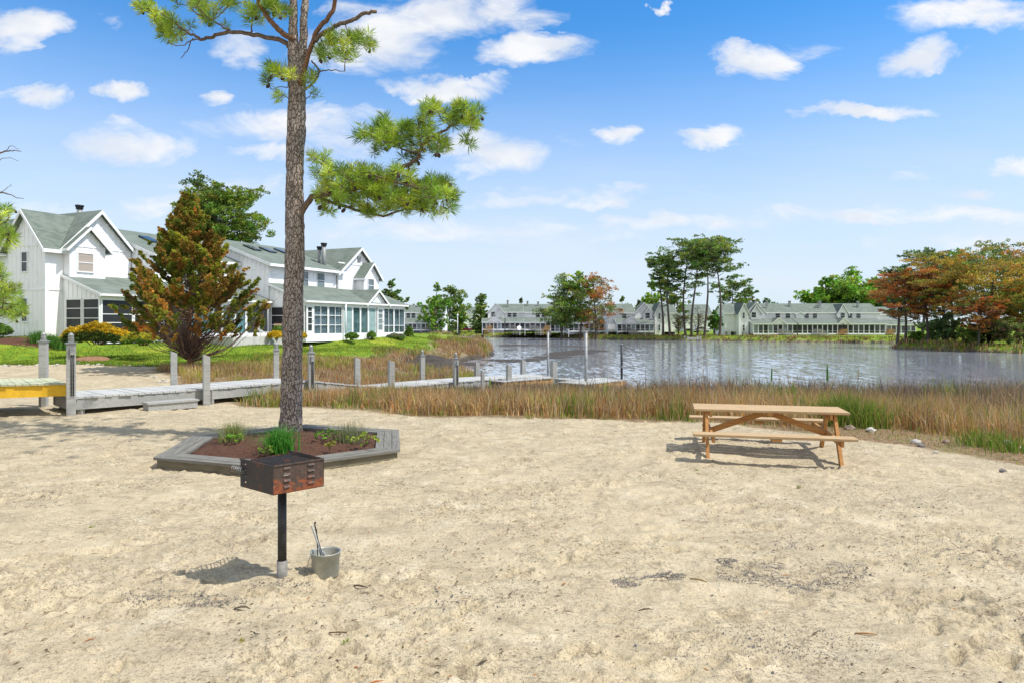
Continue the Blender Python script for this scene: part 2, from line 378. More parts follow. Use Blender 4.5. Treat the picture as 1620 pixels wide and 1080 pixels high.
    sc = Nn.mix(Nn.ramp(Nn.noise(o, 1.7, 4), .56, .70, 0, .5), sc, (.66, .58, .43))
    st = Nn.map(o, (6, 15, 6), (0, 0, .3))
    fl = Nn.noise(st, 2.3, 4, .7, 1.2); dens = Nn.ramp(Nn.noise(o, 1.1, 3), .40, .62, .0, 1)
    sc = Nn.mix(Nn.math('MULTIPLY', Nn.ramp(fl, .52, .62), Nn.math('MULTIPLY', dens, .62)), sc, (.22, .17, .11))
    sc = Nn.mix(Nn.math('MULTIPLY', Nn.ramp(grit, .50, .64), Nn.ramp(Nn.noise(o, .9, 4), .36, .62, .12, .9)), sc, (.21, .17, .115))
    sc = Nn.mix(Nn.ramp(fine, .53, .64, 0, .7), sc, (.16, .13, .09))
    gr = Nn.mix(Nn.ramp(Nn.noise(o, 2.2, 5), .35, .65), (.12, .21, .015), (.21, .27, .02))
    gr = Nn.mix(Nn.ramp(Nn.noise(o, 18, 4), .4, .7, 0, .6), gr, (.08, .17, .015))
    gr = Nn.mix(Nn.ramp(Nn.noise(o, .35, 3), .5, .7, 0, .5), gr, (.36, .36, .04))
    lt = Nn.mix(Nn.ramp(Nn.noise(o, 9, 6, .7), .35, .65), (.30, .21, .12), (.13, .085, .05))
    lt = Nn.mix(Nn.ramp(Nn.noise(o, 1.3, 4), .5, .65, 0, .55), lt, (.17, .17, .06))
    wt = Nn.mix(Nn.ramp(Nn.noise(o, 2.0, 6, .7), .35, .65), (.085, .065, .042), (.035, .028, .020))
    tot = Nn.mix(msk.outputs[0], sc, gr); tot = Nn.mix(msk.outputs[2], tot, lt); tot = Nn.mix(msk.outputs[1], tot, wt)
    t.links.new(tot, p.inputs['Base Color'])
    t.links.new(Nn.math('MULTIPLY_ADD', msk.outputs[1], -.35, .95), p.inputs['Roughness']); p.inputs['Specular IOR Level'].default_value = .18
    h = Nn.math('ADD', Nn.math('MULTIPLY', grit, .6), Nn.math('ADD', Nn.math('MULTIPLY', fine, .3), Nn.math('MULTIPLY', Nn.noise(o, 9, 4, .6), 1.2)))
    bp = Nn.n('ShaderNodeBump', ins={'Strength': .8, 'Distance': .03, 'Height': h}); t.links.new(bp.outputs[0], p.inputs['Normal'])
    cols = np.stack([g, wet, lit], -1).reshape(-1, 3)
    tag(np_mesh('ground', V, [Fc], m, cols=cols, smooth=True), kind='structure')
    return Y, W, Z, n
GY, GW, GZ, GN = ground()
def gh(x, y):                                # height of the built sheet
    j = min(max(int(np.searchsorted(GY, y)) - 1, 0), len(GY) - 2); i = int(min(max((x / GW[j] + 1) / 2 * (GN - 1), 0), GN - 1))
    return float(GZ[j, i])
def gha(x, y):
    j = np.clip(np.searchsorted(GY, y) - 1, 0, len(GY) - 2); i = np.clip(((x / GW[j] + 1) / 2 * (GN - 1)).astype(int), 0, GN - 1)
    return GZ[j, i]
def water():
    m, N, p = newmat('pond_water'); t = N.t
    o = N.n('ShaderNodeTexCoord').outputs['Object']
    v1 = N.map(o, (1, 1.5, 1), (0, 0, .25)); v2 = N.map(o, (1, 1.25, 1), (0, 0, -.5))
    a = N.noise(v1, 2.4, 3, .6, .3); b = N.noise(v2, 6.5, 2, .5); c = N.ramp(N.noise(o, .06, 3), .35, .65, .30, 1.0)
    e = N.noise(N.map(o, (1.7, .42, 1), (0, 0, .12)), 1.0, 3, .6, .5)
    h = N.math('ADD', N.math('MULTIPLY_ADD', e, 3.0, a), N.math('MULTIPLY', b, .35))
    bp = N.n('ShaderNodeBump', ins={'Strength': N.math('MULTIPLY', c, .85), 'Distance': .115, 'Height': h})
    s = None                                  # short chop plus longer wind-driven groups of waves, as surface slopes
    for sc, am in (((3.4, .95, 1), .30), ((1.5, .36, 1), .20), ((7.5, 2.8, 1), .22)):
        q = N.n('ShaderNodeVectorMath', operation='SUBTRACT', ins={0: N.noise(N.map(o, sc, (0, 0, .13)), 1.0, 3, .6, .3, out=1), 1: (.5, .5, .5)}).outputs[0]
        q = N.n('ShaderNodeVectorMath', operation='MULTIPLY', ins={0: q, 1: (am * .6, am, 0)}).outputs[0]
        s = q if s is None else N.n('ShaderNodeVectorMath', operation='ADD', ins={0: s, 1: q}).outputs[0]
    s = N.n('ShaderNodeVectorMath', operation='SCALE', ins={0: s, 'Scale': N.math('MULTIPLY_ADD', c, .75, .25)}).outputs[0]
    nm = N.n('ShaderNodeVectorMath', operation='NORMALIZE', ins={0: N.n('ShaderNodeVectorMath', operation='ADD', ins={0: s, 1: (0, 0, 1)}).outputs[0]}).outputs[0]
    t.links.new(nm, p.inputs['Normal'])
    setp(p, Roughness=.06, IOR=1.5); p.inputs['Base Color'].default_value = (.30, .32, .38, 1); p.inputs['Specular IOR Level'].default_value = 1.0
    ob = MB().poly([(-400, 15, ZW), (400, 15, ZW), (400, 210, ZW), (-400, 210, ZW)], [(0, 1, 2, 3)]).build('water', m); tag(ob, kind='structure')
water()
SUN_EL = math.radians(58); SUN_V = Vector((.96, -.27, 0)).normalized()
def sky():
    sc = bpy.context.scene; w = bpy.data.worlds.new('World'); sc.world = w; w.use_nodes = True
    t = w.node_tree; N = NT(t); bg = t.nodes['Background']; 
    s = N.n('ShaderNodeTexSky'); s.sky_type = 'NISHITA'; s.sun_disc = False; s.sun_elevation = SUN_EL; s.sun_rotation = math.atan2(SUN_V.x, SUN_V.y)
    s.air_density = 1.0; s.dust_density = .6; s.ozone_density = 2.2; s.altitude = 0
    base = N.mix(1.0, s.outputs[0], (.26, .72, 1.04), 'MULTIPLY')
    d = N.n('ShaderNodeTexCoord').outputs['Generated']; x = N.n('ShaderNodeSeparateXYZ', ins={0: d})
    ay = N.math('MAXIMUM', N.math('ABSOLUTE', x.outputs[1]), .12)
    P = N.math('DIVIDE', x.outputs[0], ay); Q = N.math('DIVIDE', x.outputs[2], ay)
    cv = N.n('ShaderNodeCombineXYZ', ins={0: P, 1: Q}).outputs[0]
    vn = N.map(cv, (1, 1.7, 1))
    wob = N.noise(vn, 5.5, 6, .62, .4, out=1)
    wv = N.n('ShaderNodeVectorMath', operation='MULTIPLY_ADD', ins={0: wob, 1: (.17, .10, 0), 2: cv}).outputs[0]
    wv = N.n('ShaderNodeVectorMath', operation='ADD', ins={0: wv, 1: (-.085, -.05, 0)}).outputs[0]
    # banks of cloud: direction (in the photograph's own units) and half-sizes
    CL = [(35, 38, 62, 32, 1), (60, 148, 52, 25, 1), (190, 153, 46, 24, 1), (332, 147, 28, 11, .8), (205, 225, 98, 30, .95), (375, 76, 52, 26, .9), (400, 100, 20, 8, .5),
          (600, 55, 120, 60, 1), (720, 25, 150, 45, 1), (705, 130, 100, 24, 1), (850, 85, 85, 26, 1), (450, 190, 165, 34, .9), (560, 225, 90, 26, .6), (430, 238, 70, 16, .6), (770, 246, 95, 34, .85),
          (1185, 90, 52, 34, 1), (1455, 86, 72, 34, 1), (1535, 18, 115, 34, 1), (1365, 176, 105, 15, 1), (972, 208, 40, 18, 1), (1132, 204, 52, 19, 1), (1045, 8, 15, 10, .8), (1605, 268, 45, 20, .8),
          (1470, 290, 62, 12, .5), (1552, 310, 36, 11, .8), (860, 316, 125, 13, .6), (400, 290, 130, 22, .45), (150, 330, 170, 24, .4), (1080, 350, 170, 16, .6), (1400, 345, 260, 18, .6), (700, 370, 300, 24, .5), (1000, 300, 220, 12, .4), (1500, 345, 160, 14, .6),
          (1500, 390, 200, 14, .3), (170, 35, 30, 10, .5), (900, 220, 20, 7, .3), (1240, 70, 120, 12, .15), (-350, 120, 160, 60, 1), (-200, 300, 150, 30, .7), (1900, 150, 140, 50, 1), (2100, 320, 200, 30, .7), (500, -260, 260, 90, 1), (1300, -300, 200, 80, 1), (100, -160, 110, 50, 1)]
    dens = None
    for px, py, rx, ry, am in CL:
        cx, cz = (px - CX) / F, (HZ - py) / F
        mp = N.map(wv, (F / rx / 1.15, F / ry / 1.12, 0), (0, 0, 0), (-cx * F / rx / 1.15, -cz * F / ry / 1.12, 0))
        L = N.n('ShaderNodeVectorMath', operation='DOT_PRODUCT', ins={0: mp, 1: mp}).outputs['Value']
        v = N.math('MULTIPLY', N.math('SUBTRACT', 1.0, L, clamp=True), am)
        dens = v if dens is None else N.math('MAXIMUM', dens, v)
    n1 = N.noise(N.map(cv, (1, 2.1, 1)), 9, 7, .62, .6)
    k = N.math('ADD', dens, N.math('MULTIPLY', N.math('SUBTRACT', n1, .5), 2.1))
    k = N.math('MULTIPLY', k, N.ramp(dens, 0, .12))
    cov = N.ramp(k, .0, 1.05, 0, .96); hi = N.math('MULTIPLY', N.ramp(x.outputs[2], .52, .66), N.ramp(n1, .36, .6, 0, .9)); cov = N.math('MAXIMUM', cov, hi); bk = N.math('MULTIPLY', N.ramp(N.math('MULTIPLY', x.outputs[1], -1.0), .05, .35), N.ramp(N.noise(d, 2.2, 6, .6), .30, .55, .25, .97)); cov = N.math('MAXIMUM', cov, bk)  # adds unseen bright cloud overhead and behind the camera to lift fill light
    hz = N.ramp(x.outputs[2], .05, .43, 1, 0)                 # thin high veil, thickest toward the horizon
    veil = N.math('MULTIPLY', N.ramp(N.noise(N.map(cv, (1, 5, 1)), 2.5, 5, .6), .30, .75, .86, 1), hz)
    wht = N.mix(N.ramp(N.noise(N.map(cv, (1, 2.1, 1), loc=(0, -.02, 0)), 7, 4), .40, .62), (4.8, 4.8, 4.85), (3.95, 4.15, 4.5))
    c = N.mix(N.math('MULTIPLY', veil, .93), base, (3.98, 4.24, 4.62))
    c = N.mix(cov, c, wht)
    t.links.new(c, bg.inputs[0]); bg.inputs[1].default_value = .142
sky()
def lamp_cam():
    sc = bpy.context.scene
    l = bpy.data.lights.new('sun', 'SUN'); l.energy = 3.5; l.angle = math.radians(.6); l.color = (1, .955, .88)
    o = bpy.data.objects.new('sun', l); COL.objects.link(o)
    v = Vector((SUN_V.x * math.cos(SUN_EL), SUN_V.y * math.cos(SUN_EL), math.sin(SUN_EL)))
    o.rotation_euler = v.to_track_quat('Z', 'Y').to_euler(); o.location = (20, -5, 30)
    cam = bpy.data.cameras.new('camera'); cam.lens = 24; cam.sensor_width = 36; cam.shift_y = -(540 - HZ) / 1620; cam.clip_start = .1; cam.clip_end = 8000
    c = bpy.data.objects.new('camera', cam); COL.objects.link(c); c.location = (0, 0, EYE); c.rotation_euler = (PI / 2, 0, 0); sc.camera = c
    sc.view_settings.view_transform = 'Standard'; sc.view_settings.look = 'None'; sc.view_settings.exposure = .54; sc.view_settings.gamma = 1
    sc.cycles.use_denoising = True
    sc.cycles.max_bounces = 6; sc.cycles.diffuse_bounces = 3; sc.cycles.glossy_bounces = 3; sc.cycles.transmission_bounces = 3; sc.cycles.transparent_max_bounces = 8
    sc.render.film_transparent = False
lamp_cam()
# ================================================================ houses
def wall(mb, o, d, poly, nrm, sp=.41, skip=(), th=.12, bw=.05, bp=.028, band=()):
    """board-and-batten wall: o origin (x,y), d direction, poly [(a,z)] convex, nrm outward"""
    P = [(o[0] + d[0] * a, o[1] + d[1] * a, z) for a, z in poly]
    mb.prism(P, (-nrm[0] * th, -nrm[1] * th, 0))
    if not sp: return
    A = [p[0] for p in poly]; a0, a1 = min(A), max(A); n = max(1, int(round((a1 - a0) / sp)))
    for k in range(n + 1):
        a = a0 + .03 + (a1 - a0 - .06) * k / n
        zs = []
        for i in range(len(poly)):
            (pa, pz), (qa, qz) = poly[i], poly[(i + 1) % len(poly)]
            if (pa - a) * (qa - a) <= 0 and abs(pa - qa) > 1e-6: zs.append(pz + (qz - pz) * (a - pa) / (qa - pa))
        if len(zs) < 2: continue
        segs = [(min(zs), max(zs))]
        for (s0, s1, z0, z1) in skip:
            if s0 - .03 < a < s1 + .03:
                ns = []
                for (u, v) in segs:
                    if z0 > u: ns.append((u, min(v, z0)))
                    if z1 < v: ns.append((max(u, z1), v))
                segs = ns
        for u, v in segs:
            if v - u < .08: continue
            c = (o[0] + d[0] * a + nrm[0] * bp / 2, o[1] + d[1] * a + nrm[1] * bp / 2, (u + v) / 2)
            mb.box(c, (bw if abs(d[0]) > .5 else bp, bw if abs(d[1]) > .5 else bp, v - u))
    for (b0, b1, z) in band:
        c = (o[0] + d[0] * (b0 + b1) / 2 + nrm[0] * .02, o[1] + d[1] * (b0 + b1) / 2 + nrm[1] * .02, z)
        mb.box(c, (b1 - b0 if abs(d[0]) > .5 else .045, b1 - b0 if abs(d[1]) > .5 else .045, .09))
def window(par, x, y, z, w, h, face, mat=None, panes=1, name='window'):
    """face: 'f' faces -y, 'l' faces -x, 'r' faces +x. z centre"""
    f = MB(); g = MB(); t = .07
    def B(mb, a0, a1, z0, z1, d0, d1):
        if face == 'f': mb.bb(x + a0, x + a1, y - d1, y - d0, z + z0, z + z1)
        elif face == 'l': mb.bb(x - d1, x - d0, y + a0, y + a1, z + z0, z + z1)
        else: mb.bb(x + d0, x + d1, y + a0, y + a1, z + z0, z + z1)
    B(f, -w / 2 - t, -w / 2, -h / 2 - t, h / 2 + t, .002, .06); B(f, w / 2, w / 2 + t, -h / 2 - t, h / 2 + t, .002, .06)
    B(f, -w / 2, w / 2, h / 2, h / 2 + t, .002, .062); B(f, -w / 2 - .03, w / 2 + .03, -h / 2 - t, -h / 2, .002, .085)
    if panes == 1: B(f, -w / 2, w / 2, -.025, .025, .002, .05)
    for k in range(1, panes if panes > 1 else 0): a = -w / 2 + w * k / panes; B(f, a - .025, a + .025, -h / 2, h / 2, .002, .05)
    B(g, -w / 2, w / 2, -h / 2, h / 2, .006, .03)
    o = f.build(name, M['trim'], par); g.build('pane', mat or M['pane'], o); return o
def gable(R, T, x0, x1, y0, y1, ze, zr, axis='x', e0=.35, e1=.35, s=.35, th=.14):
    """two roof slopes with fascia and rake boards"""
    if axis == 'x': c = (y0 + y1) / 2; h = (y1 - y0) / 2; a0, a1 = x0 - e0, x1 + e1; P = lambda a, b, z: (a, b, z)
    else: c = (x0 + x1) / 2; h = (x1 - x0) / 2; a0, a1 = y0 - e0, y1 + e1; P = lambda a, b, z: (b, a, z)
    k = (zr - ze) / h; lo = ze - k * s
    for sg in (-1, 1):
        b = c + sg * (h + s)
        R.prism([P(a0, c, zr + th), P(a1, c, zr + th), P(a1, b, lo + th), P(a0, b, lo + th)], (0, 0, -th))
        if T is not None:
            T.prism([P(a0, b + sg * .003, lo + th - .03), P(a1, b + sg * .003, lo + th - .03), P(a1, b + sg * .003, lo - .10), P(a0, b + sg * .003, lo - .10)], P(0, sg * .04, 0))
            for a, q, e in ((a0 - .003, -.045, e0), (a1 + .003, .045, e1)):
                if e > 0: T.prism([P(a, c, zr + th - .03), P(a, b, lo + th - .03), P(a, b, lo - .12), P(a, c, zr - .12)], P(q, 0, 0))
def shed(R, T, x0, x1, yb, yf, zb, zf, th=.1, o=.25):
    k = (zb - zf) / (yb - yf); zf2 = zf - k * o; yf2 = yf - o
    R.prism([(x0 - .15, yb, zb + th), (x1 + .15, yb, zb + th), (x1 + .15, yf2, zf2 + th), (x0 - .15, yf2, zf2 + th)], (0, 0, -th))
    T.bb(x0 - .15, x1 + .15, yf2 - .045, yf2 - .003, zf2 - .06, zf2 + th - .02)
    for x, q in ((x0 - .153, -.04), (x1 + .153, .04)): T.prism([(x, yb, zb + th - .02), (x, yf2, zf2 + th - .02), (x, yf2, zf2 - .1), (x, yb, zb - .1)], (q, 0, 0))
def pipe(par, x, y, z0, z1, r=.16):
    m = MB(); m.tube([(x, y, z0), (x, y, z1)], r, 12); o = m.build('chimney_pipe', M['galv'], par)
    c = MB(); c.tube([(x, y, z1 - .22), (x, y, z1)], r * 1.35, 12); c.tube([(x, y, z1 - .06), (x, y, z1 + .05)], r * 1.6, 12); c.build('cap', M['darkmetal'], o)
def screen_bay(par, x0, x1, y, z0, z1, mat, rail=(.5,), name='porch_screen', face='f', post=.09, sub=1):
    """one screened bay: white frame with rails and the dark screen behind"""
    f = MB(); p = MB()
    def B(mb, a0, a1, b0, b1, d0, d1):
        if face == 'f': mb.bb(a0, a1, y - d1, y - d0, b0, b1)
        else: mb.bb(y - d1, y - d0, a0, a1, b0, b1)
    B(f, x0, x0 + post, z0, z1, -.03, .045); B(f, x1 - post, x1, z0, z1, -.03, .045)
    B(f, x0 + post, x1 - post, z1 - post, z1, -.03, .04); B(f, x0 + post, x1 - post, z0, z0 + post, -.03, .04)
    for r in rail: zz = z0 + (z1 - z0) * r; B(f, x0 + post, x1 - post, zz - .022, zz + .022, -.02, .03)
    for k in range(1, sub): a = x0 + (x1 - x0) * k / sub; B(f, a - .022, a + .022, z0 + post, z1 - post, -.02, .032)
    B(p, x0 + post, x1 - post, z0 + post, z1 - post, -.02, .0)
    o = f.build(name, M['trim'], par); p.build('screen', mat, o); return o
def curtain_bay(par, x0, x1, y, z0, z1, mat, rail=(), folds=7, name='glazed_bay', sub=1):
    o = screen_bay(par, x0, x1, y, z0, z1, M['clear'], rail, name, sub=sub)
    c = MB(); n = 60; V = []
    for i in range(n + 1):
        a = x0 + .1 + (x1 - x0 - .2) * i / n; d = .10 + .05 * math.sin(i / n * folds * 2 * PI) + .015 * math.sin(i * 1.7)
        V += [(a, y + d, z0 + .08), (a, y + d, z1 - .06)]
    c.poly(V, [(2 * i, 2 * i + 2, 2 * i + 3, 2 * i + 1) for i in range(n)], True); c.build('curtain', mat, o); return o
def door(par, x0, x1, y, z0, z1, glass=None):
    f = MB(); w = x1 - x0
    f.bb(x0, x0 + .16, y - .05, y + .02, z0, z1); f.bb(x1 - .16, x1, y - .05, y + .02, z0, z1)
    f.bb(x0 + .16, x1 - .16, y - .05, y + .02, z1 - .17, z1); f.bb(x0 + .16, x1 - .16, y - .05, y + .02, z0, z0 + .3)
    for k in (.36, .58, .78): f.bb(x0 + .16, x1 - .16, y - .045, y + .01, z0 + (z1 - z0) * k - .025, z0 + (z1 - z0) * k + .025)
    o = f.build('door', M['trim'], par); g = MB(); g.bb(x0 + .16, x1 - .16, y - .02, y, z0 + .3, z1 - .17); g.build('pane', glass or M['pane'], o)
    h = MB(); h.tube([(x1 - .08, y - .05, z0 + 1.0), (x1 - .08, y - .12, z0 + 1.0)], .025, 8); h.build('handle', M['darkmetal'], o); return o
HU = Vector((.4, .917)); HP = Vector((-27.8, 40.7)); HROT = math.atan2(.917, .4)
def HS(px, t):                               # along-the-row position where a photo column meets the plane t metres forward
    k = (CX - px) / F; ax = -27.8 + .917 * t; ay = 40.7 - .4 * t
    return (-ax - k * ay) / (k * .917 + .4)
def near_houses():
    W = M['white']; 
    # --- house with two gables
    r = empty('townhouse', (HP.x, HP.y, 1.5), HROT, 'white end townhouse with narrow windowed gable and screened porch behind the yellow hedge', 'townhouse', 'white townhouses with green shingle roofs')
    w = MB()
    wall(w, (0, 0), (0, 1), [(0, -.5), (3.6, -.5), (3.6, 5.4), (1.8, 7.42), (0, 5.4)], (-1, 0), skip=[(1.6, 2.3, 3.7, 5.1), (1.6, 2.3, .8, 2.4)], band=[(0, 3.6, 2.72), (0, 3.6, 5.4)])
    wall(w, (.122, 0), (1, 0), [(0, -.5), (.9, -.5), (.9, 5.4), (0, 5.4)], (0, -1), band=[(0, .9, 2.72)], sp=.9)
    wall(w, (1.03, -.03), (1, 0), [(0, 0), (4.5, 0), (4.5, 5.45), (2.25, 7.72), (0, 5.45)], (0, -1), band=[(2.2, 4.5, 5.45)])
    wall(w, (5.53, .1), (0, 1), [(0, 0), (9.8, 0), (9.8, 5.4), (0, 5.4)], (1, 0))
    wall(w, (1.0, 3.7), (0, 1), [(0, -.5), (6.2, -.5), (6.2, 5.4), (0, 5.4)], (-1, 0))
    wall(w, (1.03, 10), (1, 0), [(0, 0), (4.5, 0), (4.5, 5.45), (2.25, 7.72), (0, 5.45)], (0, 1)); w.bb(.15, 1.0, 3.6, 3.72, -.5, 5.4)
    w.build('wall', W, r)
    b = MB(); wall(b, (1.05, -.55), (1, 0), [(0, 3.3), (2.3, 3.3), (2.3, 5.45), (1.15, 6.55), (0, 5.45)], (0, -1), skip=[(.45, 1.6, 3.8, 5.1)], band=[(0, 2.3, 5.45)]); b.bb(1.05, 1.15, -.428, -.04, 3.3, 5.45); b.bb(3.25, 3.35, -.428, -.04, 3.3, 5.45)
    bo = b.build('bay', W, r); R = MB(); T = MB(); gable(R, T, 1.05, 3.35, -.55, 1.2, 5.45, 6.6, 'y', .3, 0, .3, .1); ro = R.build('bay_roof', M['roof'], bo); T.build('bay_trim', M['trim'], bo)
    R = MB(); T = MB(); gable(R, T, 0, 3.1, 0, 3.6, 5.4, 7.45, 'x', .35, 0, .35); gable(R, T, 1.03, 5.53, 0, 10, 5.47, 7.78, 'y', .35, .3, .4)
    ro = R.build('roof', M['roof'], r); T.build('roof_trim', M['trim'], r)
    window(r, 0, 1.95, 4.42, .5, 1.15, 'l'); window(r, 0, 1.95, 1.5, .5, 1.35, 'l'); window(r, 2.05, -.55, 4.45, .95, 1.1, 'f', M['blind'])
    pipe(r, 4.9, 4.2, 6, 8.75, .17)
    pw = MB(); wall(pw, (1.03, -3.35), (0, 1), [(0, 2.2), (3.3, 2.2), (3.3, 3.5), (0, 2.4)], (-1, 0)); pw.bb(1.03, 1.12, -3.35, 0, -.5, .35); pw.bb(1.03, 1.14, -.2, -.04, .35, 2.2)
    pw.bb(1.03, 5.5, -3.35, -3.2, -.5, .12); pw.bb(1.03, 5.5, -3.36, -3.22, 2.16, 2.42); pw.build('porch_wall', W, r)
    R = MB(); T = MB(); shed(R, T, 1.05, 5.4, -.03, -3.35, 3.6, 2.45); R.build('porch_roof', M['roof'], r); T.build('porch_trim', M['trim'], r)
    for a, c in ((-3.3, -1.8), (-1.72, -.22)): screen_bay(r, a, c, 1.06, .35, 2.2, M['screen'], (.35, .67), face='l')
    for a, c in ((1.1, 3.2), (3.22, 5.45)): screen_bay(r, a, c, -3.3, .12, 2.16, M['screen'], (.3, .55), sub=1)
    # --- middle house, mostly behind the cedar
    r2 = empty('townhouse', (HP.x, HP.y, 1.38), HROT, 'white middle townhouse partly hidden by the cedar, pale blue curtains behind patio doors', 'townhouse', 'white townhouses with green shingle roofs')
    w = MB(); wall(w, (5.6, -2), (1, 0), [(0, 0), (7.28, 0), (7.28, 5.35), (0, 5.35)], (0, -1)); wall(w, (5.6, -1.87), (0, 1), [(0, 0), (11, 0), (11, 5.4), (5.4, 7.3), (0, 5.4)], (-1, 0))
    wall(w, (5.6, 9), (1, 0), [(0, 0), (7.28, 0), (7.28, 5.35), (0, 5.35)], (0, 1)); w.build('wall', W, r2)
    R = MB(); T = MB(); gable(R, T, 5.62, 12.9, -2, 9, 5.4, 7.4, 'x', .1, 0); R.build('roof', M['roof'], r2); T.build('roof_trim', M['trim'], r2)
    for x in (8, 9.6): window(r2, x, -2, 4.5, .85, 1.1, 'f')
    sk = MB()
    for x, y in ((7.5, 1.2), (9.0, 1.2), (11.0, 1.4)):
        z = 7.4 + .14 - (3.5 - y) * (2 / 5.5) + .03; s = MB(); s.prism([(x, y - .6, z - .22), (x + .8, y - .6, z - .22), (x + .8, y + .6, z + .22), (x, y + .6, z + .22)], (0, -.03, .1)); s.build('skylight', M['pane'], r2)
    R = MB(); T = MB(); shed(R, T, 5.7, 12.8, -2, -5.25, 3.5, 2.45); R.build('porch_roof', M['roof'], r2); T.build('porch_trim', M['trim'], r2)
    pw = MB(); pw.bb(5.7, 12.85, -5.25, -5.12, 2.16, 2.4); pw.bb(5.7, 12.85, -5.25, -5.12, -.3, .06); pw.bb(12.72, 12.85, -5.12, -2.05, -.3, 2.4); pw.build('porch_wall', W, r2)
    xs = [HS(p, 5.25) for p in (330, 352, 372, 390, 410, 429)]
    xs = [5.8, 7.6] + [x for x in xs if x > 7.7 and x < 12.8]; xs[-1] = 12.7
    for i in range(len(xs) - 1):
        if i % 3 != 1: curtain_bay(r2, xs[i], xs[i + 1], -5.2, .06, 2.16, M['curtain_blue'])
        else: screen_bay(r2, xs[i], xs[i + 1], -5.2, .06, 2.16, M['pane'], ())
    # --- right-hand house with long glazed porch
    r3 = empty('townhouse', (HP.x, HP.y, 1.27), HROT, 'white townhouse behind the pine trunk with two flue pipes and long curtained porch', 'townhouse', 'white townhouses with green shingle roofs')
    w = MB()
    wall(w, (13, -5), (0, 1), [(0, -.4), (11.2, -.4), (11.2, 5.4), (5.6, 7.34), (0, 5.4)], (-1, 0), band=[(0, 11, 5.0)])
    wall(w, (13.122, -5), (1, 0), [(0, 3.0), (7.7, 3.0), (7.7, 5.4), (0, 5.4)], (0, -1), skip=[(HS(481, 5) - 13.6, HS(481, 5) - 12.6, 3.8, 5.1), (HS(507, 5) - 13.6, HS(507, 5) - 12.6, 3.8, 5.1)])
    wall(w, (20.85, -5.2), (1, 0), [(0, 0), (5.75, 0), (5.75, 5.3), (2.87, 7.45), (0, 5.3)], (0, -1), band=[(0, 5.75, 6.1)])
    wall(w, (26.6, -5.07), (0, 1), [(0, 0), (11, 0), (11, 5.3), (0, 5.3)], (1, 0)); w.bb(13.13, 20.8, -4.9, -4.8, 0, 3.0)
    w.build('wall', W, r3)
    b = MB(); wall(b, (23.2, -6.1), (1, 0), [(0, 3.2), (2.25, 3.2), (2.25, 5.1), (1.12, 6.2), (0, 5.1)], (0, -1), skip=[(.6, 1.7, 3.8, 5.1)]); wall(b, (23.2, -5.97), (0, 1), [(0, 3.2), (.76, 3.2), (.76, 5.1), (0, 5.1)], (-1, 0)); b.bb(25.35, 25.45, -5.978, -5.21, 3.2, 5.1)
    bo = b.build('bay', W, r3); R = MB(); T = MB(); gable(R, T, 23.2, 25.45, -6.1, -3.9, 5.1, 6.25, 'y', .3, 0, .28, .1); R.build('bay_roof', M['roof'], bo); T.build('bay_trim', M['trim'], bo)
    R = MB(); T = MB(); gable(R, T, 13, 21.5, -5, 6.2, 5.42, 7.42, 'x', .35, 0, .5); gable(R, T, 20.85, 26.6, -5.2, 6, 5.3, 7.52, 'y', .35, .3, .3)
    R.build('roof', M['roof'], r3); T.build('roof_trim', M['trim'], r3)
    for p in (481, 507): window(r3, HS(p, 5), -5, 4.45, .9, 1.15, 'f', M['pane_pale'])
    window(r3, HS(586.5, 6.1), -6.1, 4.3, .85, 1.1, 'f', M['pane_pale'])
    v = MB(); v.bb(23.5, 23.95, -5.26, -5.205, 6.35, 6.85)
    for k in range(5): v.bb(23.52, 23.93, -5.29, -5.262, 6.4 + k * .085, 6.44 + k * .085)
    v.build('louver', M['galv'], r3)
    pipe(r3, HS(508.5, 3.6), -3.4, 5.6, 7.45, .15); pipe(r3, HS(514, 4.1), -4.0, 5.4, 7.7, .17)
    for x, y in ((14.5, -1.5), (16.2, -1.5), (18.2, -1.2)):
        z = 7.42 + .14 - (.6 - y) * (2 / 5.6) + .03; s = MB(); s.prism([(x, y - .6, z - .21), (x + .8, y - .6, z - .21), (x + .8, y + .6, z + .21), (x, y + .6, z + .21)], (0, -.03, .1)); s.build('skylight', M['pane'], r3)
    xe = HS(641, 8.4)
    R = MB(); T = MB(); shed(R, T, 13, xe, -5, -8.4, 3.85, 2.6); gable(R, None, HS(580, 8.4), HS(611, 8.4), -8.42, -5.8, 2.62, 3.7, 'y', .25, 0, .25, .1)
    gt = MB(); gable(MB(), gt, HS(580, 8.4), HS(611, 8.4), -8.42, -6.5, 2.62, 3.7, 'y', .25, 0, .25, .1)
    R.build('porch_roof', M['roof'], r3); T.build('porch_trim', M['trim'], r3); gt.build('entry_trim', M['trim'], r3)
    pw = MB(); wall(pw, (HS(580, 8.4), -8.45), (1, 0), [(0, 2.6), (HS(611, 8.4) - HS(580, 8.4), 2.6), ((HS(611, 8.4) - HS(580, 8.4)) / 2, 3.66)], (0, -1), sp=.35)
    wall(pw, (13.03, -8.35), (0, 1), [(0, 2.2), (3.3, 2.2), (3.3, 3.65), (0, 2.5)], (-1, 0)); pw.bb(13.03, xe, -8.42, -8.3, 2.28, 2.6); pw.bb(13.03, xe, -8.42, -8.3, -.4, .1); pw.bb(13.03, 13.16, -8.3, -5.03, -.4, .12)
    pw.bb(xe - .12, xe, -8.3, -5.2, -.4, 2.5); pw.build('porch_wall', W, r3)
    for a, c in ((-8.28, -6.7), (-6.68, -5.1)): screen_bay(r3, a, c, 13.08, .12, 2.2, M['screen'], (.35, .67), face='l')
    X = lambda p: HS(p, 8.4); y = -8.36
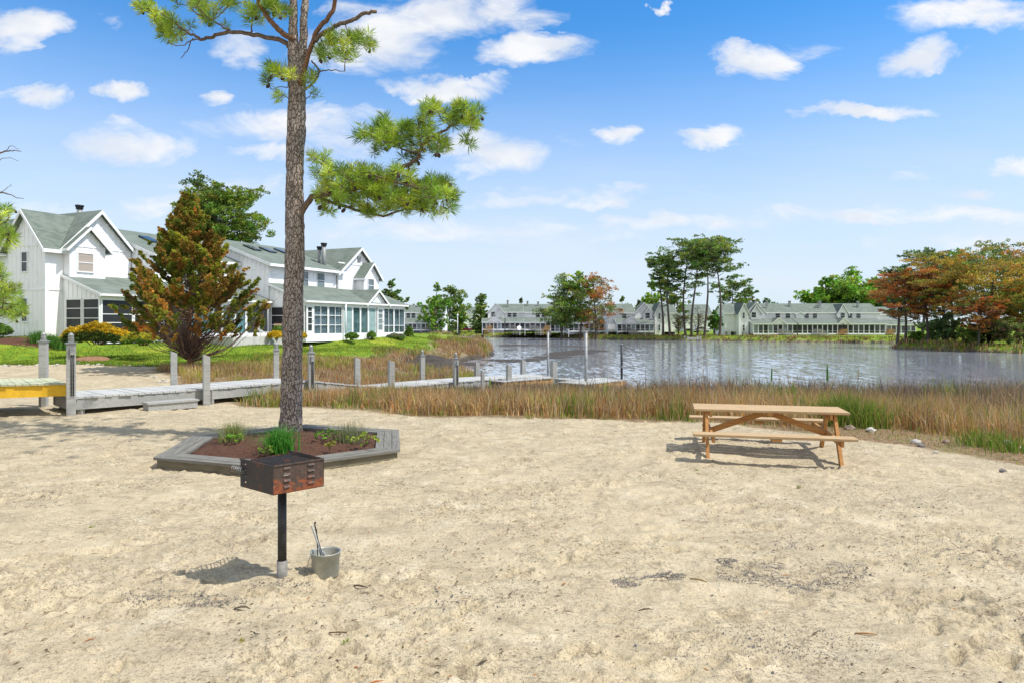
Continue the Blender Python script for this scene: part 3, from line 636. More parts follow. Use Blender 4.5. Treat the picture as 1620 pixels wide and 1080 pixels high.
    door(r3, X(485), X(496), y, .1, 2.28); curtain_bay(r3, X(496) + .01, X(519.5), y, .1, 2.28, M['curtain_grey'], (.33, .66), 6, sub=2); curtain_bay(r3, X(519.5) + .01, X(542), y, .1, 2.28, M['curtain_grey'], (.33, .66), 5, sub=2)
    screen_bay(r3, X(543.5), X(558), y, .1, 2.28, M['curtain_teal'], ()); curtain_bay(r3, X(558) + .01, X(570.5), y, .1, 2.28, M['curtain_teal'], (), 7); curtain_bay(r3, X(570.5) + .01, X(583), y, .1, 2.28, M['curtain_teal'], (), 6)
    screen_bay(r3, X(583) + .01, X(595.5), y, .1, 2.28, M['curtain_teal'], ()); door(r3, X(597), X(607), y, .1, 2.28, M['pane_pale'])
    curtain_bay(r3, X(607) + .01, X(623.5), y, .1, 2.28, M['pane_pale'], (.31,), 3, sub=2); curtain_bay(r3, X(623.5) + .01, X(640.5), y, .1, 2.28, M['pane_pale'], (.31,), 3, sub=2)
    dn = MB(); dn.tube([(X(543), -8.66, -.3), (X(543), -8.66, 2.45)], .05, 8); dn.build('downpipe', M['trim'], r3)
near_houses()

def far_house(label, px0, px1, Y, zb, depth, upper, gables, windows, porches, pipes=(), entries=(), ze=5.0, zr=7.0, steps=(), posts_down=True, group='white townhouses across the pond', rot=0, dormers=(), gapz=.75):
    s = Y / F; X = lambda p: (p - px0) * s
    r = empty('townhouse', ((px0 - CX) * s, Y, zb), rot, label, 'townhouse', group)
    w = MB(); R = MB(); T = MB()
    for (a, b, yb) in upper:
        wall(w, (X(a), yb), (1, 0), [(0, gapz), (X(b) - X(a), gapz), (X(b) - X(a), ze), (0, ze)], (0, -1), sp=.9, bw=.07)
        D = depth
        w.prism([(X(a) + .01, yb + .13, .0), (X(a) + .01, yb + D, .0), (X(a) + .01, yb + D, ze), (X(a) + .01, yb + D / 2, zr), (X(a) + .01, yb + .13, ze)], (.12, 0, 0))
        w.prism([(X(b) - .01, yb + .13, .0), (X(b) - .01, yb + D, .0), (X(b) - .01, yb + D, ze), (X(b) - .01, yb + D / 2, zr), (X(b) - .01, yb + .13, ze)], (-.12, 0, 0))
        w.bb(X(a), X(b), yb + D - .1, yb + D, 0, ze)
        gable(R, T, X(a), X(b), yb, yb + D, ze, zr, 'x', .3, .3, .35)
    for (a, b, yf, e, pk, *g) in gables:
        z0 = g[0] if g else 0
        wall(w, (X(a), yf), (1, 0), [(0, z0), (X(b) - X(a), z0), (X(b) - X(a), e), ((X(b) - X(a)) / 2, pk), (0, e)], (0, -1), sp=.9, bw=.07)
        w.bb(X(a) + .01, X(a) + .13, yf + .125, 2.5, z0, e); w.bb(X(b) - .13, X(b) - .01, yf + .125, 2.5, z0, e)
        gable(R, T, X(a), X(b), yf, 4.5, e, pk + .05, 'y', .3, 0, .3, .12)
    w.build('wall', M['white'], r); R.build('roof', M['roof'], r); T.build('roof_trim', M['trim'], r)
    for (p, wz, y, ww, hh) in windows: window(r, X(p), y, wz, ww, hh, 'f', M['pane'])
    for (a, b, yf, zt, zf, n, mat, fl) in porches:
        R = MB(); T = MB(); shed(R, T, X(a), X(b), 0, yf, zt, zf, .1, .2); po = R.build('porch_roof', M['roof'], r); T.build('porch_trim', M['trim'], po)
        f = MB(); f.bb(X(a), X(b), yf, yf + .12, zf - .17, zf - .02); f.bb(X(a), X(b), yf, yf + .12, fl - .22, fl + .05); f.bb(X(a), X(b), yf + .12, 0, fl - .1, fl)
        f.prism([(X(a), yf + .12, fl), (X(a), -.02, fl), (X(a), -.02, zt - .1), (X(a), yf + .12, zf - .05)], (.08, 0, 0)); 
        for k in range(0, n + 1, 3):
            x = X(a) + (X(b) - X(a)) * k / n; f.bb(x - .06, x + .06, yf - .06, yf - .003, -.6, zf - .05)
        f.build('porch_frame', M['trim'], r)
        for k in range(n):
            x0 = X(a) + (X(b) - X(a)) * k / n; x1 = X(a) + (X(b) - X(a)) * (k + 1) / n
            mm = mat[k % len(mat)]; screen_bay(r, x0 + .01, x1 - .01, yf + .05, fl + .05, zf - .17, M[mm], (.3,), sub=1, post=.085)
    for (p, wd, yf, z0, pk) in entries:
        w = MB(); wall(w, (X(p) - wd / 2, yf - .02), (1, 0), [(0, z0), (wd, z0), (wd / 2, pk)], (0, -1), sp=.5); eo = w.build('entry_gable', M['white'], r)
        R = MB(); T = MB(); gable(R, T, X(p) - wd / 2, X(p) + wd / 2, yf - .02, -.2, z0, pk, 'y', .2, 0, .2, .1); R.build('gable_roof', M['roof'], eo); T.build('gable_trim', M['trim'], eo)
    for (p, y, z0, z1) in pipes:
        m = MB(); m.bb(X(p) - .22, X(p) + .22, y - .2, y + .2, z0, z1); m.bb(X(p) - .3, X(p) + .3, y - .28, y + .28, z1, z1 + .12); m.build('chimney', M['galv'], r)
    for (p, yf, h, dirn) in steps:
        m = MB()
        for k in range(5):
            m.bb(X(p) + dirn * k * .35, X(p) + dirn * (k + 1) * .35, yf - 1.2, yf - .1, h - (k + 1) * .17 - .05, h - (k + 1) * .17)
        for yy in (yf - 1.22, yf - .12):
            m.beam((X(p), yy, h + .95), (X(p) + dirn * 1.9, yy, h - .02), .06, .08); m.bb(X(p) - 1.2, X(p), yy - .03, yy + .03, h + .9, h + .98)
            for k in range(8): xx = X(p) - 1.2 + k * .17; m.bb(xx - .02, xx + .02, yy - .02, yy + .02, h, h + .9)
            for k in range(6): xx = X(p) + dirn * k * .36; m.bb(xx - .04, xx + .04, yy - .04, yy + .04, -.5, h + .93 - k * .17)
        m.bb(X(p) - 1.2, X(p), yf - 1.2, yf - .1, h - .08, h)
        m.build('deck_stairs', M['grey_wood'] if dirn > 0 else M['orange_wood'], r)
    return r
SC, PA, PL = 'screen', 'pane', 'pane_pale'
def far_houses():
    far_house('long white townhouse row with narrow gable wing and many dark porch screens', 1165, 1394, 150, -.15, 9,
        [(1166, 1213, 2.2), (1211, 1394, .6)], [(1181, 1211, 0, 4.9, 7.15), (1187, 1202, -.5, 5.0, 6.5, 3.3), (1166, 1181, -1.2, 4.9, 6.9), (1325, 1341, 0, 4.9, 6.7, 3.0), (1260, 1272, .2, 4.7, 5.0, 3.4)],
        [(1191, 4.4, -.5, .95, 1.1), (1232, 4.3, .6, .95, 1.1), (1248, 4.3, .6, .95, 1.1), (1278, 4.3, .6, .9, 1.1), (1291, 4.3, .6, .9, 1.1), (1333, 4.3, 0, .9, 1.1), (1347, 4.3, .6, .9, 1.1), (1360, 4.3, .6, .9, 1.1), (1173.5, 4.3, -1.2, .4, 1.2), (1173.5, 1.6, -1.2, .4, 1.3)],
        [(1184, 1252, -3.2, 3.5, 2.5, 9, [PL, PA, SC], .35), (1252, 1322, -3.2, 3.5, 2.5, 9, [SC], .35), (1322, 1388, -3.2, 3.5, 2.5, 8, [SC, SC, PA, PA], .35)],
        [(1220, 2.6, 6.3, 7.6), (1259, 3.4, 6.4, 7.5), (1304, 2.6, 6.2, 7.4), (1308, 3.4, 6.4, 7.5), (1368, 3.0, 6.3, 7.4)], [(1223, 3.1, -3.25, 2.5, 3.75), (1324, 2.6, -3.25, 2.5, 3.75)], 5.0, 6.95, [(1230, -3.3, .35, 1), (1283, -3.3, .35, 1), (1325, -3.3, .35, -1)])
    wing = far_house('pale windowless end house at the left of the long row, under a hipped green roof', 1147, 1166, 151, -.15, 8, [(1147, 1166, 0)], [], [], [], (), (), 4.9, 6.7)
    far_house('low white glazed-porch townhouse seen between rust-coloured island tree trunks', 1391, 1436, 152, -.15, 8, [(1391, 1436, 0)], [], [(1415, 4.2, 0, .9, 1.1)], [(1391, 1436, -3.0, 3.2, 2.3, 6, [PL, PA], .35)], (), (), 4.6, 6.2, [(1398, -3.1, .35, -1)])
    far_house('white gabled townhouse with a square entry gable beside the tall pines', 962, 1073, 150, -.2, 9,
        [(962, 1004, .4), (1030, 1072, 1.5)], [(1004, 1034, 0, 4.9, 7.1), (1017, 1031, -.6, 4.6, 6.0, 3.2), (1034, 1049, -1.3, 4.9, 6.9)],
        [(988, 4.3, .4, .9, 1.1), (1023.5, 4.3, -.6, .9, 1.1), (1041, 4.2, -1.3, .4, 1.2), (1041, 1.7, -1.3, .4, 1.3)],
        [(973, 1030, -3.2, 3.6, 2.6, 8, [SC, PA, PA, PL], .9)], [], [(994, 4.2, -3.25, 2.6, 4.0)], 5.0, 6.9, [(990, -3.3, .85, 1)])
    far_house('white townhouse half hidden behind the green and rust pines, between two gabled neighbours', 898, 961, 158, -.1, 9,
        [(898, 961, .6)], [(898, 926, 0, 4.9, 6.9), (938, 962, -.2, 5.2, 7.2)], [(912, 4.3, 0, .9, 1.1), (940, 4.2, -.2, .9, 1.1)], [(898, 961, -3.0, 3.6, 2.6, 8, [SC, PA, SC], .8)], [(935, 3.2, 6.2, 7.4)], [(918, 3.0, -3.05, 2.6, 3.8)], 5.0, 6.9, [(920, -3.1, .8, 1)])
    far_house('white townhouse with raised screened porch and tall gable, beside the round dark pine', 764, 830, 165, .25, 9,
        [(782, 830, .6)], [(772, 797, 0, 5.0, 7.0), (783, 793, -.05, 4.6, 5.9, 4.3)], [(780, 4.4, 0, .9, 1.1), (806, 4.3, .6, .95, 1.1), (814, 4.3, .6, .95, 1.1)],
        [(764, 799, -3.2, 3.4, 2.5, 6, [PA, PL, SC], .8), (799, 830, -3.2, 3.4, 2.5, 4, [SC], .8)], [(803, 3.4, 6.3, 7.8), (835, 3.6, 6.3, 7.6)], [(783, 3.4, -3.25, 2.5, 3.7)], 5.0, 6.9, [(779, -3.3, .8, -1), (812, -3.3, .8, 1)])
    far_house('white townhouse with raised deck, left of the three mixed pines', 830, 897, 165, .2, 9,
        [(830, 897, .1)], [(868, 897, -.3, 4.9, 6.8)], [(851, 4.3, .1, .95, 1.1), (860, 4.3, .1, .95, 1.1), (882, 4.3, -.3, .9, 1.1)], [(830, 870, -3.4, 3.5, 2.5, 5, [PA, SC, PA], .8), (870, 897, -3.0, 3.5, 2.6, 4, [SC, PL], .3)], [(852, 3.2, 6.2, 7.5)], [], 5.0, 6.9, [(846, -3.4, .8, 1), (868, -3.4, .8, -1)])
    far_house('white townhouse with glass porch on dark piers, behind the far leafy green tree', 628, 703, 172, -.1, 9,
        [(628, 703, 0)], [], [(646, 4.5, 0, .95, 1.15), (654, 4.5, 0, .95, 1.15), (675, 4.5, 0, .95, 1.15)], [(628, 703, -3.2, 3.8, 2.7, 11, [PA, PA, PL], 1.0)], [(660, 3.0, 6.2, 7.8), (650, 5.0, 6.2, 7.5)], [], 5.4, 7.2, [(683, -3.3, .9, 1)])
    far_house('small white house end far off between the leafy tree and the round pine', 727, 757, 215, .3, 9, [(727, 757, 0)], [(729, 742, -.4, 5.2, 7.4)], [(735, 4.6, -.4, .9, 1.1), (750, 2.0, 0, .9, 1.1), (750, 4.4, 0, .9, 1.1)], [], [], [], 5.2, 7.4)
    far_house('pale blue-white house with dark grey roof far behind the bare tree and tall pine trunks', 1082, 1126, 205, .2, 9, [(1082, 1126, 0)], [], [(1106, 4.4, 0, .9, 1.1)], [], [], [], 5.0, 8.0)
far_houses()
# ---------------------------------------------------------------- vehicles beyond the lawns
def paint(name, c):
    m, N, p = newmat(name); setp(p, Roughness=.25); p.inputs['Base Color'].default_value = c4(c); p.inputs['Coat Weight'].default_value = .6; return m
def car(x, y, z, rz, col, label, tall=1.45):
    r = empty('parked_car', (x, y, z), rz, label, 'car', 'cars parked behind the far lawns')
    b = MB(); L = 4.5; prof = [(-2.2, .35), (2.2, .35), (2.25, .62), (2.1, .86), (1.1, .95), (.5, tall), (-1.2, tall), (-1.9, .98), (-2.22, .9)]
    b.prism([(a, -.85, h) for a, h in prof], (0, 1.7, 0)); b.build('body', paint('car_paint', col), r, bevel=.06)
    for sy in (-1, 1):
        g = MB(); g.prism([(.98, sy * .853, .96), (.5, sy * .853, tall - .08), (-1.15, sy * .853, tall - .08), (-1.65, sy * .853, .98)], (0, sy * .012, 0)); g.build('window', M['pane'], r)
        for x0 in (-1.35, 1.4):
            w = MB(); w.tube([(x0, sy * .72, .33), (x0, sy * .9, .33)], .33, 16); o = w.build('wheel', M['darkmetal'], r); h = MB(); h.tube([(x0, sy * .9, .33), (x0, sy * .915, .33)], .18, 12); h.build('rim', M['galv'], o)
    g = MB(); g.prism([(1.12, -.7, .98), (1.12, .7, .98), (.56, .62, tall - .05), (.56, -.62, tall - .05)], (.03, 0, .03)); g.build('windscreen', M['pane'], r)
def Pw(px, Y): return (px - CX) / F * Y
car(Pw(1109, 176), 176, 0.1, .1, (.75, .75, .73), 'white car parked on the grass behind the bare tree between the tall pines')
car(Pw(1135, 172), 172, 0.0, 1.2, (.03, .06, .30), 'dark blue car beside the pale end house, under the small round green tree')
car(Pw(735, 190), 190, .15, .2, (.16, .02, .03), 'dark red vehicle parked beyond the lawn between the leafy tree and the round pine', 1.7)
car(Pw(720, 192), 192, .15, .1, (.05, .07, .12), 'dark slate car half hidden under the leafy tree, beside the red vehicle', 1.6)
# lamp post, dish, cabinets, little landing
r = empty('lamp_post', (Pw(724, 178), 178, .1), 0, 'white lamp post standing on the far lawn beside the leafy tree', 'lamp post')
m = MB(); m.tube([(0, 0, -.2), (0, 0, 4.2)], [.11, .07], 10); m.build('pole', M['trim'], r); m = MB(); m.lathe([(.05, 4.2), (.2, 4.3), (.24, 4.6), (.1, 4.8), (.02, 4.9)], n=12); m.build('lamp_head', M['trim'], r)
r = empty('satellite_dish', (Pw(821, 160.5), 160.5, .1), 0, 'white satellite dish on a short pole in front of the raised far decks', 'satellite dish')
m = MB(); m.tube([(0, 0, -.2), (0, 0, 1.2)], .04, 8); m.build('pole', M['galv'], r); m = MB(); m.lathe([(.02, .0), (.3, .04), (.55, .16), (.55, .18), (.3, .06), (.02, .02)], n=20); o = m.build('dish', M['trim'], r, (0, 0, 1.2)); o.rotation_euler = (math.radians(75), 0, .3)
for k, (px, lb) in enumerate(((1152.5, 'grey air-conditioning unit at the corner of the pale end house'), (1178, 'dark air-conditioning unit below the narrow gable of the long row'))):
    r = empty('air_conditioner', (Pw(px, 147.5), 147.5, gh(Pw(px, 147.5), 147.5)), 0, lb, 'air conditioner', 'air-conditioning units by the long row')
    m = MB(); m.bb(-.4, .4, -.4, .4, .0, .9); m.build('casing', M['galv'], r, bevel=.05); m = MB(); m.tube([(0, 0, .9), (0, 0, .93)], .32, 16); m.build('fan_grille', M['darkmetal'], r)
x, y = gp(1096, 538.5, ZW + .1)
r = empty('landing_stage', (x, y, ZW), 0, 'small grey wooden landing stage on the far bank below the tall pines', 'landing stage')
m = MB()
for k in range(14): m.bb(-1.3 + k * .19, -1.13 + k * .19, -1.2, 1.4, .62, .67)
m.build('deck', M['grey_wood'], r); m = MB(); m.bb(-1.35, 1.35, -1.25, -1.2, .3, .66); m.build('fascia', M['grey_wood'], r)
for sx in (-1.25, 1.25):
    for sy in (-1.15, 1.2): m = MB(); m.tube([(sx, sy, -.8), (sx, sy, .95)], .09, 8); m.build('pile', M['grey_wood'], r)
# ================================================================ plants
def blades(name, P, H, Wd, C, lean=.25, mat=None, parent=None, seed=1, kind=None, loc=None, curve=.5, tipc=None):
    r = np.random.default_rng(seed); n = len(P); a = r.random(n) * 2 * PI; th = r.random(n) * PI
    L = np.abs(r.normal(0, lean, n)) * H
    dx, dy = np.cos(a) * L, np.sin(a) * L; wx, wy = np.cos(th) * Wd / 2, np.sin(th) * Wd / 2
    V = np.zeros((n, 5, 3)); 
    V[:, 0] = P - np.stack([wx, wy, 0 * wx], 1); V[:, 1] = P + np.stack([wx, wy, 0 * wx], 1)
    md = P + np.stack([dx * (1 - curve) * .6, dy * (1 - curve) * .6, H * .55], 1)
    V[:, 2] = md + np.stack([wx, wy, 0 * wx], 1) * .8; V[:, 3] = md - np.stack([wx, wy, 0 * wx], 1) * .8
    V[:, 4] = P + np.stack([dx, dy, H * np.clip(1 - .3 * (L / H) ** 2, .5, 1)], 1)
    b = np.arange(n)[:, None] * 5
    C = np.asarray(C); CC = np.repeat(C[:, None, :], 5, 1)
    if tipc is not None: CC[:, 4] = tipc
    return tag(np_mesh(name, V.reshape(-1, 3), [b + np.array([[0, 1, 2, 3]]), b + np.array([[3, 2, 4]])], mat or M['reed'], parent, CC.reshape(-1, 3), loc=loc), kind=kind)
def pick(pal, n, r, jit=.18):
    w = np.array([p[0] for p in pal], float); c = np.array([p[1] for p in pal])
    i = r.choice(len(pal), n, p=w / w.sum()); return c[i] * (1 + (r.random((n, 1)) - .5) * 2 * jit) * (1 + (r.random((n, 3)) - .5) * .12)
GOLD, TAN, BRN, DGR, GRN, YGR, RUS = (.49, .31, .12), (.52, .40, .24), (.27, .175, .10), (.15, .125, .11), (.12, .22, .03), (.34, .36, .05), (.40, .17, .05)
DOCKF = [(-10.4, 16.1), (-8.25, 18.3), (-6.3, 21.3), (-4.35, 24.3), (-2.35, 28), (-.9, 30.2), (1.9, 31.5), (3.4, 30), (5.4, 31.6), (5.4, 34), (1.9, 35.5), (-1.2, 34), (-3.9, 29.8), (-5.95, 26), (-7.9, 22.6), (-9.8, 19.8), (-12, 17.7)]
def reeds():
    r = np.random.default_rng(21)
    # near bed between beach and water
    n = 330000; x = r.uniform(-9, 30, n); y = r.uniform(8.5, 32, n)
    s = -sdist(x, y, SAND); w = -sdist(x, y, WATER); dk = sdist(x, y, DOCKF)
    wob = (fbm(x * 1.4, y * 1.4, 3) - .5) * 1.0 + (fbm(x * 4.5, y * 4.5, 2) - .5) * .7; s = s + wob * .95
    lit = np.where(x > 6.2, 1.3 + (x - 6.2) * .12, 0)
    left = (x < -2.35) & (np.interp(x, [-8.25, -6.3, -4.35, -2.35], [18.3, 21.3, 24.3, 28]) - .1 < y) | ((x < -8.1))
    dens = np.where(s > lit + .35, 1, np.where(s > lit, .55, np.where(s > .05, .7, 0))) * sstep(.2, .42, fbm(x * .9 + 3, y * .9, 3) + .12)
    dens = dens * np.clip(26 / (y + 6), .4, 1.0)
    wl = np.where(x > 4, -1.0, -.3); ok = (w > wl) & (dk < -.1) & ~left & (r.random(n) < dens) & (np.abs(x) < y * .9 + 2)
    x, y, s, w = x[ok], y[ok], s[ok] - lit[ok], w[ok]; n = len(x)
    f = np.clip(s / (s + np.maximum(w, 0) + .3), 0, 1); pn = fbm(x * .55 + 50, y * .55, 3); z = gha(x, y) - .02
    H = (.30 + .35 * sstep(0, 1.0, s) + .40 * sstep(.35, .8, f)) * (.55 + .45 * pn + .5 * fbm(x * 3.1, y * 3.1, 2)) * r.uniform(.6, 1.25, n)
    H = np.where(x < -.8, np.minimum(H, .58 * r.uniform(.75, 1.15, n)), H); H = np.where((x < -6) & (y < 20.3), .62 * r.uniform(.6, 1.15, n), H)
    C = pick([(7, GOLD), (4, TAN), (2.2, BRN), (1.2, RUS), (.5, YGR)], n, r); D = pick([(5, BRN), (6, DGR), (1.2, TAN), (.3, GRN)], n, r); G = pick([(5, GRN), (3, YGR), (1.5, TAN)], n, r)
    t = sstep(.36, .62, f + (pn - .5) * .5 + (r.random(n) - .5) * .25)[:, None] ; C = C * (1 - t) + D * t
    gs = fbm(x * .8 + 90, y * .8, 3) + .20 * (s < .35) * (fbm(x * 2.3, y * 2.3 + 8, 2) > .5) + .18 * ((x < -6) & (y < 20.3)) + .36 * np.exp(-(((x - 6.9) / .85) ** 2 + ((y - 14.3) / 1.6) ** 2)) + .12 * np.exp(-(((x - 10.5) / .9) ** 2 + ((y - 13) / 1.5) ** 2))
    gm = (r.random(n) < sstep(.58, .78, gs) * .85); C[gm] = G[gm]; lm = (s < 0) & (r.random(n) < .45); C[lm] = pick([(3, YGR), (3, TAN), (2, GRN), (1, RUS)], lm.sum(), r)
    H = np.where(s < .35, H * .55, H); H = np.where(s < 0, H * .35, H)
    tall = r.random(n) < .035
    cap = 2.1 - np.where(x / y < .16, .0845, np.where(f > .5, .0755, .0795)) * y - z; H = np.minimum(H, np.maximum(cap, .12) * r.uniform(.35, 1.16, n) * (.72 + .56 * fbm(x * 1.7 + 70, y * 1.7, 3))); H = np.where(tall, H * r.uniform(1.2, 1.55, n), H)
    blades('reed_bed', np.stack([x, y, z], 1), H, r.uniform(.010, .022, n) * (y / 15) ** .6, C, np.where(r.random(n) < .12, 1.1, .34), kind='stuff', seed=2)
    print('reeds', n)
    # marsh behind the dock
    n = 190000; x = r.uniform(-19, -1, n); y = 22 + 68 * r.random(n) ** 1.15
    s = -sdist(x, y, SAND); w = -sdist(x, y, WATER); l = -sdist(x, y, LAWN) + (fbm(x * .5, y * .5, 3) - .5) * 3; dk = sdist(x, y, DOCKF)
    back = x < np.interp(y, [17.7, 22.6, 26, 29.8, 34, 60], [-12, -7.9, -5.95, -3.9, -1.2, -1.0])
    flat = np.exp(-(((y - 47) / 9) ** 2 + ((x + 4.5) / 3.2) ** 2)) 
    ok = (s > .3) & (w > -.3) & (l > -.6) & (dk < -.1) & back & (r.random(n) > flat * 1.5) & (fbm(x * .7, y * .4, 3) > .34)
    x, y, s, w, l = x[ok], y[ok], s[ok], w[ok], l[ok]; n = len(x); z = gha(x, y) - .02; pn = fbm(x * .4 + 5, y * .4, 3)
    H = (.24 + .34 * pn) * r.uniform(.6, 1.2, n) * np.where(y > 62, 1.9, 1) * np.where(l < 1.5, .75, 1)
    C = pick([(5, (.34, .225, .13)), (3, TAN), (1.6, RUS), (1, GOLD)], n, r); G = pick([(4, YGR), (4, GOLD), (2, TAN)], n, r)
    t = sstep(.50, .76, pn + .22 * (x < -11.5) + .05 * (l < .6))[:, None]; C = C * (1 - t) + G * t
    gm = r.random(n) < np.where(l < .4, .75, .02 + .3 * (pn > .66)); C[gm] = pick([(3, GRN), (3, YGR)], gm.sum(), r)
    blades('marsh_grass', np.stack([x, y, z], 1), H, r.uniform(.014, .026, n) * (y / 22) ** .8, C, .28, kind='stuff', seed=3)
    print('marsh', n)
    # far banks and the island edge
    P = []; 
    pts = WATER[12:13] + WATER[18:29]
    n = 60000; x = r.uniform(-70, 100, n); y = r.uniform(58, 215, n); w = -sdist(x, y, WATER)
    isl = (x > 40) & (y < 112); ok = (w > -1.1) & (w < np.where(isl, 5.5, 3.4)) & ((y > 112) | isl)
    x, y, w = x[ok], y[ok], w[ok]; 
    rep = 9; x = np.repeat(x, rep) + r.normal(0, .5, len(x) * rep); y = np.repeat(y, rep) + r.normal(0, .5, len(y) * rep); w = np.repeat(w, rep)
    n = len(x); z = gha(x, y) - .05; ok = z > ZW - .3; x, y, z, w = x[ok], y[ok], z[ok], w[ok]; n = len(x)
    H = np.where(w < 1.2, .75, .35) * r.uniform(.5, 1.15, n); pn = fbm(x * .3, y * .3, 3)
    C = pick([(3, GOLD), (3, YGR), (2, BRN), (1, TAN), (1, GRN)], n, r); gm = r.random(n) < sstep(.9, 2.2, w) * .8; C[gm] = pick([(4, GRN), (3, YGR)], gm.sum(), r)
    bm = (w < .35) & (r.random(n) < .8); C[bm] = pick([(3, BRN), (2, DGR), (1, GOLD)], bm.sum(), r)
    blades('bank_grass', np.stack([x, y, z], 1), H, r.uniform(.10, .2, n), C, .45, kind='stuff', seed=4)
    print('bank', n)
    n = 150000; y = 32.8 + 32 * r.random(n) ** 1.3; x = r.uniform(-34, -5, n); l = sdist(x, y, LAWN) + (fbm(x * .6, y * .6, 3) - .5) * 1.2
    ok = (l > -.3) & (x > -.82 * y - 1) & (fbm(x * 1.2, y * 1.2, 2) > .3); loc = np.stack([(x + 27.8) * .4 + (y - 40.7) * .917, -(x + 27.8) * .917 + (y - 40.7) * .4], 1)
    ok &= ~((loc[:, 0] > -.1) & (loc[:, 1] > np.where(loc[:, 0] < 5.5, -3.5, np.where(loc[:, 0] < 13, -5.6, -8.6))))
    x, y = x[ok], y[ok]; n = len(x)
    C = pick([(5, (.12, .21, .018)), (3, (.21, .27, .03)), (1, (.34, .32, .06)), (2, (.07, .14, .015))], n, r)
    blades('lawn_grass', np.stack([x, y, gha(x, y) - .01], 1), r.uniform(.05, .13, n), r.uniform(.015, .03, n), C, .5, kind='stuff', seed=6)
reeds()
def sc_(c, k): return tuple(v * k for v in c)
def leafcloud(cl, size, r, flat=.0, aspect=1.6):
    """cl rows: x,y,z,rx,ry,rz,n,(r,g,b). returns V,F,C"""
    Vs = []; Cs = []
    for (x, y, z, rx, ry, rz, n, c) in cl:
        n = int(n); u = r.normal(size=(n, 3)); u /= np.linalg.norm(u, axis=1)[:, None] + 1e-9
        p = u * (r.random(n)[:, None] ** .45) * np.array([rx, ry, rz]) + np.array([x, y, z])
        a = r.normal(size=(n, 3)); a[:, 2] *= (1 - flat); a /= np.linalg.norm(a, axis=1)[:, None]
        b = r.normal(size=(n, 3)); b -= a * (a * b).sum(1)[:, None]; b /= np.linalg.norm(b, axis=1)[:, None]
        s = size * r.uniform(.6, 1.3, n)[:, None]
        a = a * s * aspect / 2; b = b * s / 2
        Vs.append(np.stack([p - a, p + b * .9, p + a, p - b * .9], 1).reshape(-1, 3))
        cc = np.array(c)[None, :] * r.uniform(.7, 1.3, (n, 1)) * r.uniform(.93, 1.07, (n, 3)); Cs.append(np.repeat(cc, 4, 0))
    V = np.concatenate(Vs); C = np.concatenate(Cs); F_ = np.arange(len(V)).reshape(-1, 4)
    return V, F_, C
PINE = [(4, (.15, .235, .05)), (3, (.20, .29, .055)), (1, (.29, .34, .06)), (1, (.10, .16, .04))]
PINEL = [(3, (.19, .33, .035)), (3, (.29, .42, .045)), (1.3, (.42, .50, .06)), (1, (.11, .20, .03))]
DARKP = [(4, (.11, .17, .06)), (2, (.15, .22, .065)), (1, (.065, .11, .035))]
RUSTP = [(3, (.52, .19, .045)), (3, (.44, .22, .055)), (2, (.32, .20, .055)), (1, (.28, .11, .04)), (1.2, (.21, .22, .045))]
ORNG = [(4, (.48, .32, .045)), (3, (.34, .30, .045)), (2, (.48, .21, .045)), (2.2, (.21, .25, .04)), (.6, (.58, .40, .06))]
LEAFG = [(4, (.17, .33, .04)), (3, (.25, .43, .05)), (2, (.11, .23, .03)), (1, (.33, .46, .07))]
LEAFY = [(4, (.33, .50, .05)), (2, (.25, .42, .05)), (1, (.42, .55, .09))]
